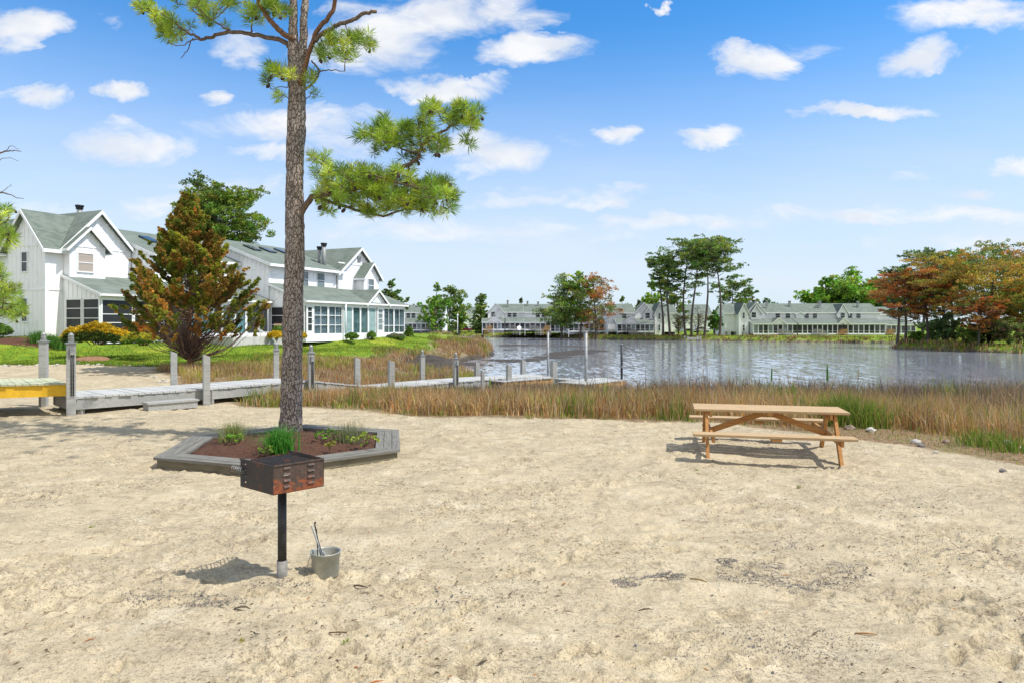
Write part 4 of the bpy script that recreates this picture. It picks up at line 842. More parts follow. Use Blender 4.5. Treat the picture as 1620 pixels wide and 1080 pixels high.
def tree(name, label, cat, X, Y, H, R, style='pine', pal=PINE, z=None, seed=0, leaf=.22, n=6000, limbs=34, cs=.35, tr=.16, lean=(0, 0), group=None, pad=1.0, flat=.45, trunkmat=None, gap=.15):
    r = np.random.default_rng(seed + 100); rr = random.Random(seed)
    z = gh(X, Y) if z is None else z
    root = empty(name, (X, Y, z), 0, label, cat, group)
    def ax(f): return Vector((lean[0] * H * f ** 1.4 + .02 * H * math.sin(f * 5 + seed), lean[1] * H * f + .015 * H * math.sin(f * 4 + seed * 2), f * H))
    t = MB(); fs = [-.03, 0, .04, .15, .3, .45, .6, .75, .9, .97]
    t.tube([ax(max(f, 0)) + Vector((0, 0, -.3 if f < 0 else 0)) for f in fs], [tr * 1.5, tr * 1.35, tr * 1.05, tr * .95, tr * .82, tr * .7, tr * .55, tr * .38, tr * .18, tr * .08], 8)
    cl = []; tot = 0; pads = []
    w = np.array([p[0] for p in pal], float); w /= w.sum()
    def colr():
        return np.array(pal[r.choice(len(pal), p=w)][1])
    for i in range(limbs):
        q = (i + .5) / limbs
        f = cs + (1 - cs) * (q ** (.75 if style == 'umbrella' else 1.0)) * .98; g = (f - cs) / (1 - cs)
        if style == 'umbrella': rad = R * (.45 + .75 * math.sin(PI * min(1, g * .62 + .18))) * (1 if g < .85 else .55)
        elif style == 'cone': rad = R * (1 - g) ** .8 * (.55 if g < .08 else 1) + .05 * R
        elif style == 'round': rad = R * math.sqrt(max(.03, 1 - (2 * g * .93 - .86) ** 2)) 
        else: rad = R * (.25 + 1.0 * math.sin(PI * min(1, g * .8 + .12)) ** 1.2) * (1 if g < .9 else .6)
        rad *= rr.uniform(.55, 1.12); az = i * 2.4 + rr.uniform(-.5, .5)
        up = {'cone': rr.uniform(-.05, .25), 'umbrella': rr.uniform(.05, .4), 'round': rr.uniform(.3, .9), 'pine': rr.uniform(0, .4)}[style] + (.5 * g if style != 'cone' else .6 * g)
        a = ax(f * (.86 if style == 'round' else .97)); d = Vector((math.cos(az), math.sin(az), up * (.8 if style != 'round' else .5)))
        if style == 'round': a = ax(cs * .7 + (f - cs) * .75)
        m1 = a + d * rad * .5 + Vector((0, 0, -.05 * rad)); e = a + d * rad + Vector((0, 0, .06 * rad))
        lr = tr * .30 * (1 - g * .5); t.tube([a, m1, e], [lr, lr * .6, lr * .2], 5, cap=False)
        base = colr(); npd = 3 if style != 'cone' else 4
        for k in range(npd):
            s = (.98, .68, .42, .22)[k]
            if k >= 2 and rr.random() < .35 and style != 'cone': continue
            p = a.lerp(e, s) + Vector((rr.gauss(0, .10), rr.gauss(0, .10), rr.gauss(0, .05) + .04)) * rad
            if k and rr.random() < .7: br = p; t.tube([a.lerp(e, s * .7), p], [lr * .4, lr * .12], 4, cap=False)
            pr = max(.32, rad * rr.uniform(.22, .38)) * pad
            rz = pr * (flat if style != 'round' else .75)
            c = base * rr.uniform(.8, 1.2) if rr.random() < .6 else colr()
            pads.append((p.x, p.y, p.z, pr, pr, rz, pr * pr, tuple(c)))
    top = ax(1.0)
    for k in range(4): pads.append((top.x + rr.gauss(0, .05) * R, top.y + rr.gauss(0, .05) * R, top.z - k * .035 * H, R * .14 * pad * (1 + .5 * k), R * .14 * pad * (1 + .5 * k), R * .10 * (1 + k * .3), (R * .14) ** 2 * (1 + k) * 1.3, tuple(colr())))
    tw = sum(p[6] for p in pads); cl = []
    for p in pads:
        nn = n * p[6] / tw
        # each pad breaks into several tufts
        kt = max(3, int(5 + p[3] * 4)); 
        for j in range(kt):
            th = rr.random() * 2 * PI; q = rr.random() ** .5 * .85
            cl.append((p[0] + math.cos(th) * q * p[3], p[1] + math.sin(th) * q * p[4], p[2] + rr.uniform(-.6, .9) * p[5], p[3] * .36, p[4] * .36, max(p[5] * .42, leaf * .6), nn / kt, tuple(v * rr.uniform(.75, 1.25) for v in p[7])))
    V, F_, C = leafcloud(cl, leaf, r, flat=.25, aspect=1.9)
    t.build('trunk', trunkmat or M['fartrunk'], root); np_mesh('crown', V, [F_], M['leaf'], root, C)
    return root
def T(px, py_top, Y, wpx, **k):              # tree sized from its outline in the photograph
    X = (px - CX) / F * Y; z = gh(X, Y); H = EYE - (py_top - HZ) / F * Y - z
    return dict(X=X, Y=Y, H=H, R=wpx / 2 / F * Y, z=z, **k)
def far_trees():
    g1 = 'tall bare-trunked pines between the far houses'
    for px, top, Y, w, s, ln, cs, lb in ((1047, 403, 142, 38, 1, -.02, .5, 'slim pine with grey-green layered crown, outermost of the tall pines on the gabled house side'),
        (1057, 400, 140, 46, 2, .015, .42, 'pine with a thin curved trunk, second of the tall pines from the gabled house'),
        (1084, 384, 141, 68, 3, .01, .38, 'broad-crowned pine with low dark side branches in the middle of the tall group'),
        (1097, 381, 138, 62, 4, .03, .62, 'thick-trunked tall pine rising right behind the grey landing stage'),
        (1117, 386, 137, 56, 5, .0, .66, 'straight slender pine with clean trunk beside the small round green tree'),
        (1139, 384, 135, 64, 6, -.035, .6, 'leaning tall pine nearest the pale end house of the long row')):
        tree('pine_tree', lb, 'pine tree', **T(px, top, Y, w), style='umbrella', seed=s, leaf=.22, n=6200, limbs=30, cs=cs, tr=.25, lean=(ln, 0), group=g1, pad=1.15, flat=.30)
    tree('pine_tree', 'green pine with tiered drooping branches, first of three pines in front of far decks', 'pine tree', **T(890, 435, 143, 84), style='cone', seed=11, pal=PINE, leaf=.22, n=12000, limbs=48, cs=.2, tr=.22, flat=.42, group='three pines before the far decks', pad=1.15)
    tree('pine_tree', 'bright green slim pine between the green and the rust-brown pines', 'pine tree', **T(918, 431, 142, 44), style='pine', seed=12, pal=PINEL, leaf=.22, n=9000, limbs=40, cs=.3, tr=.2, flat=.42, group='three pines before the far decks')
    tree('pine_tree', 'rust-brown dying pine by the far decks', 'pine tree', **T(941, 436, 141, 62), style='pine', seed=13, pal=[(3, (.46, .20, .05)), (3, (.27, .21, .06)), (2.5, (.17, .21, .05))], leaf=.2, n=8000, limbs=46, cs=.18, tr=.24, flat=.42, group='three pines before the far decks', pad=1.15)
    tree('pine_tree', 'dense dark green round pine standing alone on the far lawn', 'pine tree', **T(762, 466, 168, 44), style='cone', seed=14, pal=PINE, leaf=.28, n=9000, limbs=40, cs=.12, tr=.25, flat=.5, pad=1.35)
    tree('leafy_tree', 'fresh green leafy tree with thin bare top twigs on the far bank', 'tree', **T(690, 449, 165, 46), style='round', seed=15, pal=LEAFG, leaf=.28, n=7000, limbs=34, cs=.18, tr=.25, pad=.9)
    tree('evergreen_tree', 'dark evergreen rising just behind the leafy tree on the far bank', 'tree', **T(712, 454, 182, 46), style='pine', seed=16, pal=PINE, leaf=.3, n=8000, limbs=34, cs=.12, tr=.25, flat=.5, pad=1.2)
    tree('evergreen_tree', 'shorter olive evergreen between the leafy tree and the red vehicle', 'tree', **T(727, 469, 186, 30), style='cone', seed=17, pal=PINEL, leaf=.3, n=5000, limbs=26, cs=.1, tr=.2, flat=.5, pad=1.2)
    tree('pine_tree', 'round pine crown behind the end of the glazed porch, beside the near townhouse', 'pine tree', **T(620, 444, 95, 44), style='round', seed=18, pal=PINE, leaf=.16, n=9000, limbs=30, cs=.45, tr=.2, pad=.85)
    tree('pine_tree', 'small dark pine top showing over the far raised-porch roofs', 'pine tree', **T(825, 472, 185, 22), style='round', seed=19, pal=DARKP, leaf=.3, n=2500, limbs=18, cs=.6, tr=.2)
    tree('pine_tree', 'low wide pine behind the pale end house roof, right of the leaning pine', 'pine tree', **T(1160, 449, 162, 50), style='umbrella', seed=20, pal=PINE, leaf=.24, n=6500, limbs=26, cs=.4, tr=.25, flat=.35)
    tree('pine_tree', 'smaller sparse pine over the green roof of the long row', 'pine tree', **T(1184, 459, 164, 28), style='umbrella', seed=21, pal=PINE, leaf=.24, n=2800, limbs=18, cs=.5, tr=.2, flat=.35)
    tree('leafy_tree', 'yellow-green leafy tree glowing behind the tall pines', 'tree', **T(1030, 446, 160, 44), style='round', seed=22, pal=LEAFY, leaf=.3, n=5500, limbs=26, cs=.3, tr=.22, pad=.85)
    tree('pine_tree', 'low dark pine against the roof behind the tall pine trunks', 'pine tree', **T(1066, 466, 158, 44), style='pine', seed=23, pal=PINE, leaf=.25, n=5000, limbs=24, cs=.2, tr=.22)
    tree('bare_tree', 'nearly leafless brown tree between two tall pine trunks', 'tree', **T(1104, 486, 139, 34), style='round', seed=24, pal=[(1, (.20, .17, .10)), (1, (.25, .24, .08)), (1, (.16, .11, .08))], leaf=.12, n=1600, limbs=44, cs=.15, tr=.22)
    tree('bare_tree', 'brown-twigged shrubby tree against the square-porched gabled house', 'tree', **T(1073, 490, 143, 26), style='round', seed=25, pal=[(1, (.20, .14, .10)), (1, (.20, .19, .06))], leaf=.14, n=1800, limbs=40, cs=.12, tr=.15)
    tree('leafy_tree', 'small round dark green tree in front of the blue car', 'tree', **T(1130, 492, 141, 26), style='round', seed=26, pal=[(3, (.10, .22, .03)), (1, (.2, .33, .04))], leaf=.22, n=4000, limbs=26, cs=.3, tr=.14)
    for px, top, w, s, lb, pal in ((1012, 505, 20, 31, 'faint tree top just above the roof of the square-porched house', DARKP), (985, 470, 24, 32, 'small dark tree top behind the roof left of the square-porched house', PINE), (1212, 473, 40, 33, 'low dark treetop behind the first ridge of the long row', DARKP)):
        tree('background_tree', lb, 'tree', **T(px, min(top, 476), 235, w), style='round', seed=s, pal=pal, leaf=.5, n=1500, limbs=16, cs=.4, tr=.3)
    for px, top, w, s, lb, pal in ((1304, 442, 66, 41, 'bright green leafy tree behind the long row, farthest from the island', LEAFG), (1345, 426, 84, 42, 'tallest bright green leafy tree above the long white row', LEAFG), (1385, 442, 70, 43, 'yellow-green leafy tree behind the first rust-coloured island tree', LEAFY)):
        tree('leafy_tree', lb, 'tree', **T(px, top, 178, w), style='round', seed=s, pal=pal, leaf=.42, n=11000, limbs=44, cs=.22, tr=.35, group='bright green trees behind the long row', pad=1.05)
    # the wooded point on the right
    isl = [(1432, 430, 92, 84, RUSTP, 'pine', 51, .18, 'red-orange crowned tree with twin dark trunks at the tip of the point', .30, .9),
           (1466, 432, 90, 60, RUSTP, 'pine', 52, .2, 'dull rust tree with a clean dark trunk, second along the wooded point', .35, .85),
           (1496, 411, 88, 104, ORNG, 'pine', 53, .22, 'tall amber and rust tree in the middle of the wooded point', .28, .95),
           (1568, 412, 84, 128, ORNG, 'pine', 54, .25, 'broad golden-olive tree, widest of the wooded point', .22, 1.05),
           (1549, 474, 80, 56, RUSTP, 'pine', 55, .12, 'small bright orange-red tree standing at the bank of the wooded point', .28, .9),
           (1622, 450, 82, 80, ORNG, 'pine', 56, .2, 'golden-brown tree cut by the photo edge on the wooded point', .2, 1.0)]
    for px, top, Y, w, pal, st, s, tr, lb, cs, pd in isl:
        tree('conifer_tree', lb, 'tree', **T(px, top, Y, w), style=st, seed=s, pal=pal, leaf=.13, n=17000, limbs=58, cs=cs, tr=tr, group='rust and gold trees on the wooded point', flat=.30, pad=pd)
    for px, top, Y, w, s, lb, pal in ((1462, 398, 112, 72, 61, 'dark grey-green flat-topped pine behind the amber tree', DARKP), (1420, 424, 116, 50, 62, 'dark pine behind the red-orange tree at the tip', DARKP), (1505, 402, 114, 56, 63, 'dark pine top between the amber and golden trees', DARKP),
                                  (1575, 398, 104, 90, 64, 'tall mid-green pine towering behind the golden-olive tree', PINE), (1618, 404, 108, 50, 65, 'sparse grey pine top at the photo edge behind the golden tree', DARKP), (1612, 448, 98, 44, 66, 'fresh green tree showing between golden crowns at the photo edge', LEAFG)):
        tree('pine_tree', lb, 'pine tree', **T(px, top, Y, w), style='umbrella', seed=s, pal=pal, leaf=.2, n=10000, limbs=40, cs=.3, tr=.25, group='dark pines behind the wooded point', flat=.35, pad=1.15)
    for px, top, Y, w, s, lb, pal in ((1500, 498, 86, 50, 71, 'almost black evergreen thicket bush under the amber tree', DARKP), (1562, 505, 83, 44, 72, 'dark brown bush beside the small orange-red tree', [(2, (.06, .05, .03)), (1, (.12, .10, .04))]), (1534, 520, 82, 40, 73, 'light green bush under the trees of the point', [(2, (.2, .28, .05)), (1, (.12, .2, .04))]),
                                  (1598, 515, 80, 60, 74, 'green and tan brush beneath the golden-brown edge tree', [(2, (.2, .25, .06)), (2, (.2, .16, .08))]), (1450, 528, 92, 26, 75, 'small green bush between the first two island trunks', LEAFG), (1478, 508, 95, 40, 76, 'dark undergrowth bush behind the second rust tree', DARKP)):
        tree('bush', lb, 'bush', **T(px, top, Y, w), style='round', seed=s, pal=pal, leaf=.14, n=6500, limbs=26, cs=.05, tr=.05, group='bushes under the island trees')
    # behind the near houses
    tree('pine_tree', 'large bright green pine rising behind the near houses and the cedar', 'pine tree', **T(352, 300, 66, 112), style='umbrella', seed=81, pal=[(3, (.15, .24, .035)), (3, (.22, .32, .04)), (1, (.10, .16, .03))], leaf=.13, n=34000, limbs=70, cs=.45, tr=.32, lean=(0, 0), pad=1.0, group='pines behind the near townhouses')
    tree('pine_tree', 'dark pine crown close behind the first townhouse roof, left of the bright pine', 'pine tree', **T(306, 304, 70, 56), style='round', seed=82, pal=PINE, leaf=.17, n=9000, limbs=34, cs=.5, tr=.25, pad=.8, group='pines behind the near townhouses')
far_trees()
# ---------------------------------------------------------------- red cedar in front of the houses
def cedar():
    Y = 30.5; X = (300 - CX) / F * Y; z = gh(X, Y); S = Y / F; H = (578 - 308) * S; rr = random.Random(4); r = np.random.default_rng(8)
    root = empty('cedar_tree', (X, Y, z), 0, 'rust and olive-green cedar with bare lower twigs standing before the white houses', 'cedar tree')
    t = MB(); t.tube([(0, 0, -.3), (.05, 0, .5), (-.05, 0, 1.6), (.1, 0, 3.5), (.02, 0, 5.5), (0, 0, H - .2)], [.2, .15, .12, .08, .05, .015], 8)
    t.build('trunk', M['redbark'], root); L = MB(); cl = []
    prof = [(0, .05), (.1, .22), (.2, .62), (.3, 1.0), (.42, 1.03), (.52, .88), (.62, .66), (.72, .46), (.82, .28), (.92, .12), (1, .02)]
    def pr(f): return float(np.interp(f, [p[0] for p in prof], [p[1] for p in prof])) * 2.75
    for i in range(230):
        ft = .22 + .78 * (i + .5) / 230; az = i * 2.39996 + rr.uniform(-.35, .35); rad = pr(ft) * rr.choice([1, 1, .9, .75, .55, 1.2]) * rr.uniform(.8, 1.12)
        e = Vector((math.cos(az) * rad, math.sin(az) * rad, ft * H)); f0 = max(.05, ft - rr.uniform(.14, .24) * (rad / 3.3 + .35)); s = Vector((.05, 0, f0 * H))
        m = s.lerp(e, .5) + Vector((0, 0, -.16 * rad)); e2 = e + Vector((math.cos(az), math.sin(az), .9)) * .12
        L.tube([s, m, e2], [.028, .016, .005], 5, cap=False)
        low = ft < .42; rust = rr.random() < (.52 if e.x > -1.0 else .40)
        bc = rr.choice([(.50, .27, .055), (.42, .26, .055), (.44, .30, .06)]) if rust else rr.choice([(.22, .27, .035), (.34, .37, .04), (.44, .44, .05), (.14, .20, .03)])
        bd = (e2 - m).normalized(); cv = Vector((rr.gauss(0, .22), rr.gauss(0, .22), rr.gauss(-.05, .12))) * rad * .5
        for k in range(12):
            q = rr.uniform(.0, 1.0) ** .9
            if (low and q < .5) or (q < .15 and rr.random() < .5): continue
            p = m.lerp(e2, q) + cv * (q * (1 - q) * 2); sd = Vector((-bd.y, bd.x, 0)) * rr.choice([-1, 1]) * rr.uniform(.2, 1.3)
            d = (bd * .9 + sd + Vector((0, 0, rr.uniform(.1, .6)))).normalized() * ((.30 + .10 * rad) * (1.15 - q) + .16)
            L.tube([p, p + d], [.008, .003], 4, cap=False)
            if low and rr.random() < .35: continue
            c = sc_(bc, rr.uniform(.65, 1.25)) if rr.random() < .6 else sc_(rr.choice([(.42, .26, .055), (.26, .30, .04), (.36, .36, .045), (.16, .21, .03)]), rr.uniform(.7, 1.2))
            for v in range(5):
                t = .25 + .85 * v / 4; w = .085 * (1.3 - .95 * t); g = p + d * t + Vector((rr.gauss(0, .03), rr.gauss(0, .03), rr.gauss(0, .03) - .05 * t * t))
                cl.append((g.x, g.y, g.z, w, w, w * .75, 42, c))
    for k in range(9): cl.append((rr.gauss(0, .06), 0, H - .1 - k * .16, .06 + k * .022, .06 + k * .022, .16, 50, (.14, .17, .03)))
    for i in range(260):                                        # the bare twiggy skirt
        az = rr.random() * 2 * PI; f0 = rr.uniform(.06, .22); e = Vector((math.cos(az), math.sin(az), 0)) * rr.uniform(.8, 2.6); e.z = f0 * H + e.length * rr.uniform(.4, 1.0); s = Vector((0, 0, f0 * H * .8))
        L.tube([s, s.lerp(e, .55) + Vector((rr.gauss(0, .08), rr.gauss(0, .08), -.05)), e], [.016, .01, .003], 4, cap=False)
    L.build('branches', M['twig'], root)
    V, F_, C = leafcloud(cl, .042, r, flat=0, aspect=3.2); np_mesh('foliage', V, [F_], M['leaf'], root, C); print('cedar', len(F_))
cedar()
# ---------------------------------------------------------------- near pine
def smooth(P, k=6):
    P = [Vector(p) for p in P]; Q = []
    for i in range(len(P) - 1):
        a, b, c, d = P[max(i - 1, 0)], P[i], P[i + 1], P[min(i + 2, len(P) - 1)]
        for j in range(k):
            t = j / k; Q.append(.5 * ((2 * b) + (c - a) * t + (2 * a - 5 * b + 4 * c - d) * t * t + (3 * b - a - 3 * c + d) * t ** 3))
    Q.append(P[-1]); return Q
def tufts(T_, r, ln=.17, nn=64, cols=PINEL, wd=.0052):
    Vs, Cs = [], []
    for (p, d) in T_:
        n = int(nn * r.uniform(.7, 1.2)); d = np.array(d, float); d /= np.linalg.norm(d) + 1e-9
        ang = r.normal(size=(n, 3)); ang -= (ang @ d)[:, None] * d; ang /= np.linalg.norm(ang, axis=1)[:, None] + 1e-9
        t = r.random(n); fw = (.15 + 1.15 * t ** 1.5)[:, None]; dv = ang + d * fw; dv /= np.linalg.norm(dv, axis=1)[:, None]
        b = np.array(p) + d * ((t - .5) * .14)[:, None]; L = (ln * r.uniform(.65, 1.15, n))[:, None]
        q = np.cross(dv, r.normal(size=(n, 3))); q /= np.linalg.norm(q, axis=1)[:, None] + 1e-9; q *= wd
        tip = b + dv * L + np.array([0, 0, -.012]); mid = b + dv * L * .5
        Vs.append(np.stack([b, mid + q, tip, mid - q], 1).reshape(-1, 3))
        w = np.array([c[0] for c in cols], float); c = np.array(cols[r.choice(len(cols), p=w / w.sum())][1]) * r.uniform(.8, 1.25)
        Cs.append(np.repeat(c[None] * r.uniform(.8, 1.2, (n, 1)), 4, 0))
    V = np.concatenate(Vs); return V, np.arange(len(V)).reshape(-1, 4), np.concatenate(Cs)
CONE = None
def cone_at(par, p, r):
    global CONE
    if CONE is None:
        m = MB(); m.lathe([(.004, -.045), (.02, -.035), (.029, -.012), (.027, .012), (.016, .035), (.003, .048)], n=8); CONE = m.build('pine_cone', M['cone'], par); o = CONE
    else: o = CONE.copy(); COL.objects.link(o); o.parent = par
    o.location = p; o.rotation_euler = (r.uniform(-.8, .8), r.uniform(-.8, .8), 0); o.scale = (r.uniform(.8, 1.3),) * 3
NEED = [(3, (.20, .34, .03)), (3.5, (.34, .47, .04)), (2, (.50, .58, .06)), (1, (.12, .21, .03))]
def near_tree(label, root_at, limbs, regions, seed, bark_pts=None, Yc=11.6, twigr=.009, cones=60, nn=60, ln=.17):
    rr = random.Random(seed); r = np.random.default_rng(seed)
    B = Vector(root_at); root = empty('pine_tree', B, 0, label, 'pine tree')
    loc = lambda px, py, dy=0: at(px, py, Yc + dy) - B
    if bark_pts:
        t = MB()
        for pts, rad, n in bark_pts:
            P = smooth([loc(*p) if len(p) < 4 else p for p in pts], 14); R_ = np.interp(np.linspace(0, 1, len(P)), np.linspace(0, 1, len(rad)), rad)
            t.tube(P, list(R_), n)
        # knobbly, plated trunk surface
        V = np.array([tuple(v) for v in t.v]); q = vnoise(V[:, 0] * 26 + V[:, 1] * 19 + 40, V[:, 2] * 10) - .5; q2 = fbm(V[:, 2] * 1.6, V[:, 0] * 3 + 9, 3) - .5
        t.v = [tuple(v) for v in V + np.stack([q * .022 + q2 * .03, (q * .015), 0 * q], 1)]
        t.build('trunk', M['bark'], root)
    nodes = []; L = MB(); Rd = MB()
    for pts, r0, r1, red in limbs:
        P = smooth([loc(*p) for p in pts], 5); P = [p + Vector((rr.gauss(0, .010), rr.gauss(0, .012), rr.gauss(0, .010))) for p in P]
        (Rd if red else L).tube(P, [r0 + (r1 - r0) * i / (len(P) - 1) for i in range(len(P))], 8)
        nodes += [(p, r1) for p in P[2:]]
    cand = []
    for (px, py, rx, ry, n, dy, dd) in regions:
        for k in range(n):
            a = rr.random() * 2 * PI; q = rr.random() ** .5
            cand.append(loc(px + math.cos(a) * q * rx, py + math.sin(a) * q * ry, dy + rr.gauss(0, dd)))
    Tf = []; TW = MB(); pend = cand[:]
    dist = [min((p - n_[0]).length for n_ in nodes) for p in pend]
    for i in sorted(range(len(pend)), key=lambda i: dist[i]):
        p = pend[i]; b = min(nodes, key=lambda n_: (p - n_[0]).length)[0]
        d = p - b; D = d.length
        if D > 1e-3:
            k = max(2, int(D / .12)); pts = [b.lerp(p, j / k) + (Vector((rr.gauss(0, .012), rr.gauss(0, .012), rr.gauss(0, .012) - .10 * D * math.sin(PI * j / k))) if 0 < j < k else Vector()) for j in range(k + 1)]
            TW.tube(pts, [twigr * (1.25 - .6 * j / k) for j in range(k + 1)], 5, cap=False)
            nodes += [(q, 0) for q in pts[1:]]
        dirn = (d.normalized() if D > .01 else Vector((1, 0, 0))) * .55 + Vector((rr.gauss(0, .35), rr.gauss(0, .35), .75)); Tf.append((tuple(p), tuple(dirn)))
    L.build('limbs', M['limb'], root)
    if Rd.v: Rd.build('young_limbs', M['redbark'], root)
    TW.build('crown', M['twig'], root)  # this mesh holds only the twigs; the needles are built separately
    V, F_, C = tufts(Tf, r, ln, nn, NEED); np_mesh('needles', V, [F_], M['needle'], root, C)
    for k in range(cones):
        p = Vector(rr.choice(Tf)[0]) + Vector((rr.gauss(0, .05), rr.gauss(0, .05), -.07 + rr.gauss(0, .03))); cone_at(root, p, rr)
    return root
Yt = 12.6
near_tree('tall pine with plated grey bark growing from the mulched hexagonal planter', (at(461, 672, Yt).x, Yt, .22),
    [([(472, 345), (486, 322, -.1), (502, 309, -.2), (545, 302, -.35), (585, 291, -.4), (615, 278, -.45), (645, 262, -.5), (662, 250, -.5), (664, 238, -.5), (674, 222, -.5), (700, 208, -.5), (722, 194, -.45), (748, 190, -.4)], .062, .016, 0),
     ([(500, 310, -.2), (530, 322, .1), (570, 334, .3), (607, 341, .4), (640, 331, .5), (672, 333, .5), (695, 338, .5)], .035, .010, 0),
     ([(515, 307, -.25), (540, 290, -.6), (580, 275, -.8), (630, 290, -.9), (680, 300, -.9)], .03, .01, 0),
     ([(664, 245, -.5), (630, 232, -.4), (600, 212, -.3), (588, 205, -.3)], .02, .008, 0),
     ([(461, 76), (448, 66, .1), (425, 60, .2), (395, 54, .3), (362, 51, .4), (335, 58, .5), (320, 63, .5), (308, 56, .5), (290, 47, .6), (262, 26, .7), (232, 10, .8)], .05, .014, 0),
     ([(318, 63, .5), (303, 64, .55), (298, 78, .6), (285, 93, .6)], .014, .006, 0), ([(306, 62, .5), (288, 72, .5), (264, 69, .5)], .012, .005, 0),
     ([(365, 51, .4), (345, 38, .3), (322, 28, .2), (300, 12, .1)], .02, .008, 0), ([(395, 54, .3), (400, 35, .2), (396, 18, .1)], .018, .008, 0),
     ([(466, 66, -.05), (448, 52, -.2), (430, 36, -.3), (416, 16, -.4), (408, 0, -.5), (395, -40, -.6), (370, -90, -.6)], .055, .025, 1),
     ([(476, 134, -.12), (481, 112, -.2), (488, 86, -.28), (498, 56, -.35), (516, 32, -.45), (530, 10, -.55), (545, -30, -.6), (580, -90, -.6)], .05, .03, 1),
     ([(497, 66, -.35), (512, 52, -.4), (535, 41, -.5), (560, 30, -.6), (580, 21, -.65), (596, 18, -.7)], .042, .028, 0),
     ([(484, 141), (500, 126, -.1), (505, 112, -.2), (493, 97, -.2)], .022, .014, 0), ([(504, 113, -.2), (525, 111, -.3), (545, 114, -.4)], .014, .005, 0),
     ([(462, 140), (445, 137, .1), (428, 142, .15)], .010, .006, 0), ([(462, 158), (450, 152, -.1), (438, 146, -.1)], .010, .005, 0), ([(484, 156), (492, 150), (500, 152)], .008, .005, 0)],
    [(505, 262, 20, 20, 9, -.3, .25), (560, 290, 60, 28, 78, -.4, .45), (640, 296, 68, 28, 88, -.3, .45), (600, 322, 72, 20, 52, .1, .4), (690, 312, 36, 28, 48, -.1, .4), (515, 318, 24, 20, 15, .1, .3),
     (575, 212, 16, 10, 6, -.3, .2), (604, 192, 12, 10, 6, -.3, .2), (622, 214, 36, 18, 40, -.4, .35), (665, 205, 22, 14, 14, -.5, .25), (688, 180, 22, 14, 14, -.5, .25), (735, 185, 28, 18, 34, -.4, .25), (692, 232, 16, 13, 11, -.4, .2), (640, 240, 50, 14, 14, -.3, .3), (738, 225, 12, 6, 3, -.4, .2),
     (512, 82, 18, 20, 9, -.2, .3), (540, 62, 24, 16, 13, -.3, .3), (575, 65, 20, 10, 10, -.4, .2), (548, 92, 16, 10, 6, -.4, .2), (494, 124, 10, 9, 4, -.1, .2), (438, 112, 14, 8, 8, .1, .2), (418, 132, 9, 7, 3, .1, .1), (444, 152, 8, 5, 2, -.1, .1), (452, 118, 10, 10, 5, -.2, .2), (500, 150, 6, 4, 1, 0, .1),
     (226, 8, 16, 8, 9, .7, .2), (250, 30, 16, 12, 12, .7, .25), (272, 48, 22, 16, 18, .6, .25), (330, 18, 18, 12, 8, .2, .3), (398, 28, 14, 14, 9, .2, .3), (425, 8, 20, 10, 10, -.3, .3), (372, 6, 20, 8, 8, 0, .3), (300, 6, 22, 8, 8, .1, .3), (330, 42, 30, 14, 5, .4, .3), (445, 16, 14, 10, 7, -.2, .3),
     (330, -40, 120, 30, 36, 0, .8), (430, -110, 90, 50, 34, 0, 1.0), (590, -110, 90, 50, 34, -.4, 1.0), (490, -220, 110, 50, 44, 0, 1.0)], 5,
    bark_pts=[([(460, 690), (460, 672), (461, 640), (461.5, 600), (462.5, 550), (463, 500), (465, 450), (466.5, 400), (467, 350), (466.5, 300), (467, 250), (469, 200), (469.5, 150), (468, 110), (464, 60), (464, 0), (466, -90), (478, -200)], [.245, .215, .190, .184, .180, .176, .172, .170, .172, .158, .156, .160, .158, .14, .082, .072, .06, .04], 40),
              ([(474, 150), (476, 110), (480, 60), (483, 0), (490, -80), (498, -170)], [.10, .10, .075, .065, .05, .03], 20)], Yc=Yt, cones=110, nn=74, ln=.185)
yl = 13.5
near_tree('pine reaching in from beyond the photo edge, dead twigs above and green needle clumps below', (at(-120, 640, yl).x, yl, 0),
    [([(-122, 260), (-60, 250), (-20, 246), (5, 241, .1), (20, 238, .1), (32, 240, .1)], .03, .006, 0), ([(8, 241), (16, 232), (28, 235)], .007, .004, 0), ([(-20, 246), (0, 252), (14, 250), (28, 254)], .007, .004, 0),
     ([(-122, 330), (-50, 312), (0, 304), (15, 309), (36, 315)], .025, .005, 0), ([(2, 305), (10, 298), (16, 293)], .006, .004, 0),
     ([(-122, 400), (-60, 385), (-10, 365), (15, 345)], .035, .012, 0), ([(-122, 500), (-60, 490), (-10, 480), (25, 482), (35, 478)], .035, .01, 0), ([(-122, 470), (-70, 440), (-30, 425)], .03, .01, 0)],
    [(-5, 335, 24, 16, 17, 0, .3), (0, 372, 24, 24, 26, 0, .35), (-30, 360, 30, 30, 18, 0, .4), (-30, 425, 30, 20, 14, 0, .3), (8, 466, 26, 14, 18, 0, .3), (16, 490, 24, 14, 18, 0, .3), (-30, 480, 36, 24, 24, 0, .4), (-90, 420, 50, 60, 40, 0, .7), (-120, 250, 60, 40, 20, 0, .8), (2, 445, 10, 8, 2, 0, .2)], 9,
    bark_pts=[([(-120, 660), (-121, 600), (-122, 500), (-122, 350), (-124, 200), (-126, 60)], [.2, .17, .16, .13, .10, .05], 24)], Yc=yl, cones=34, nn=60, ln=.18)
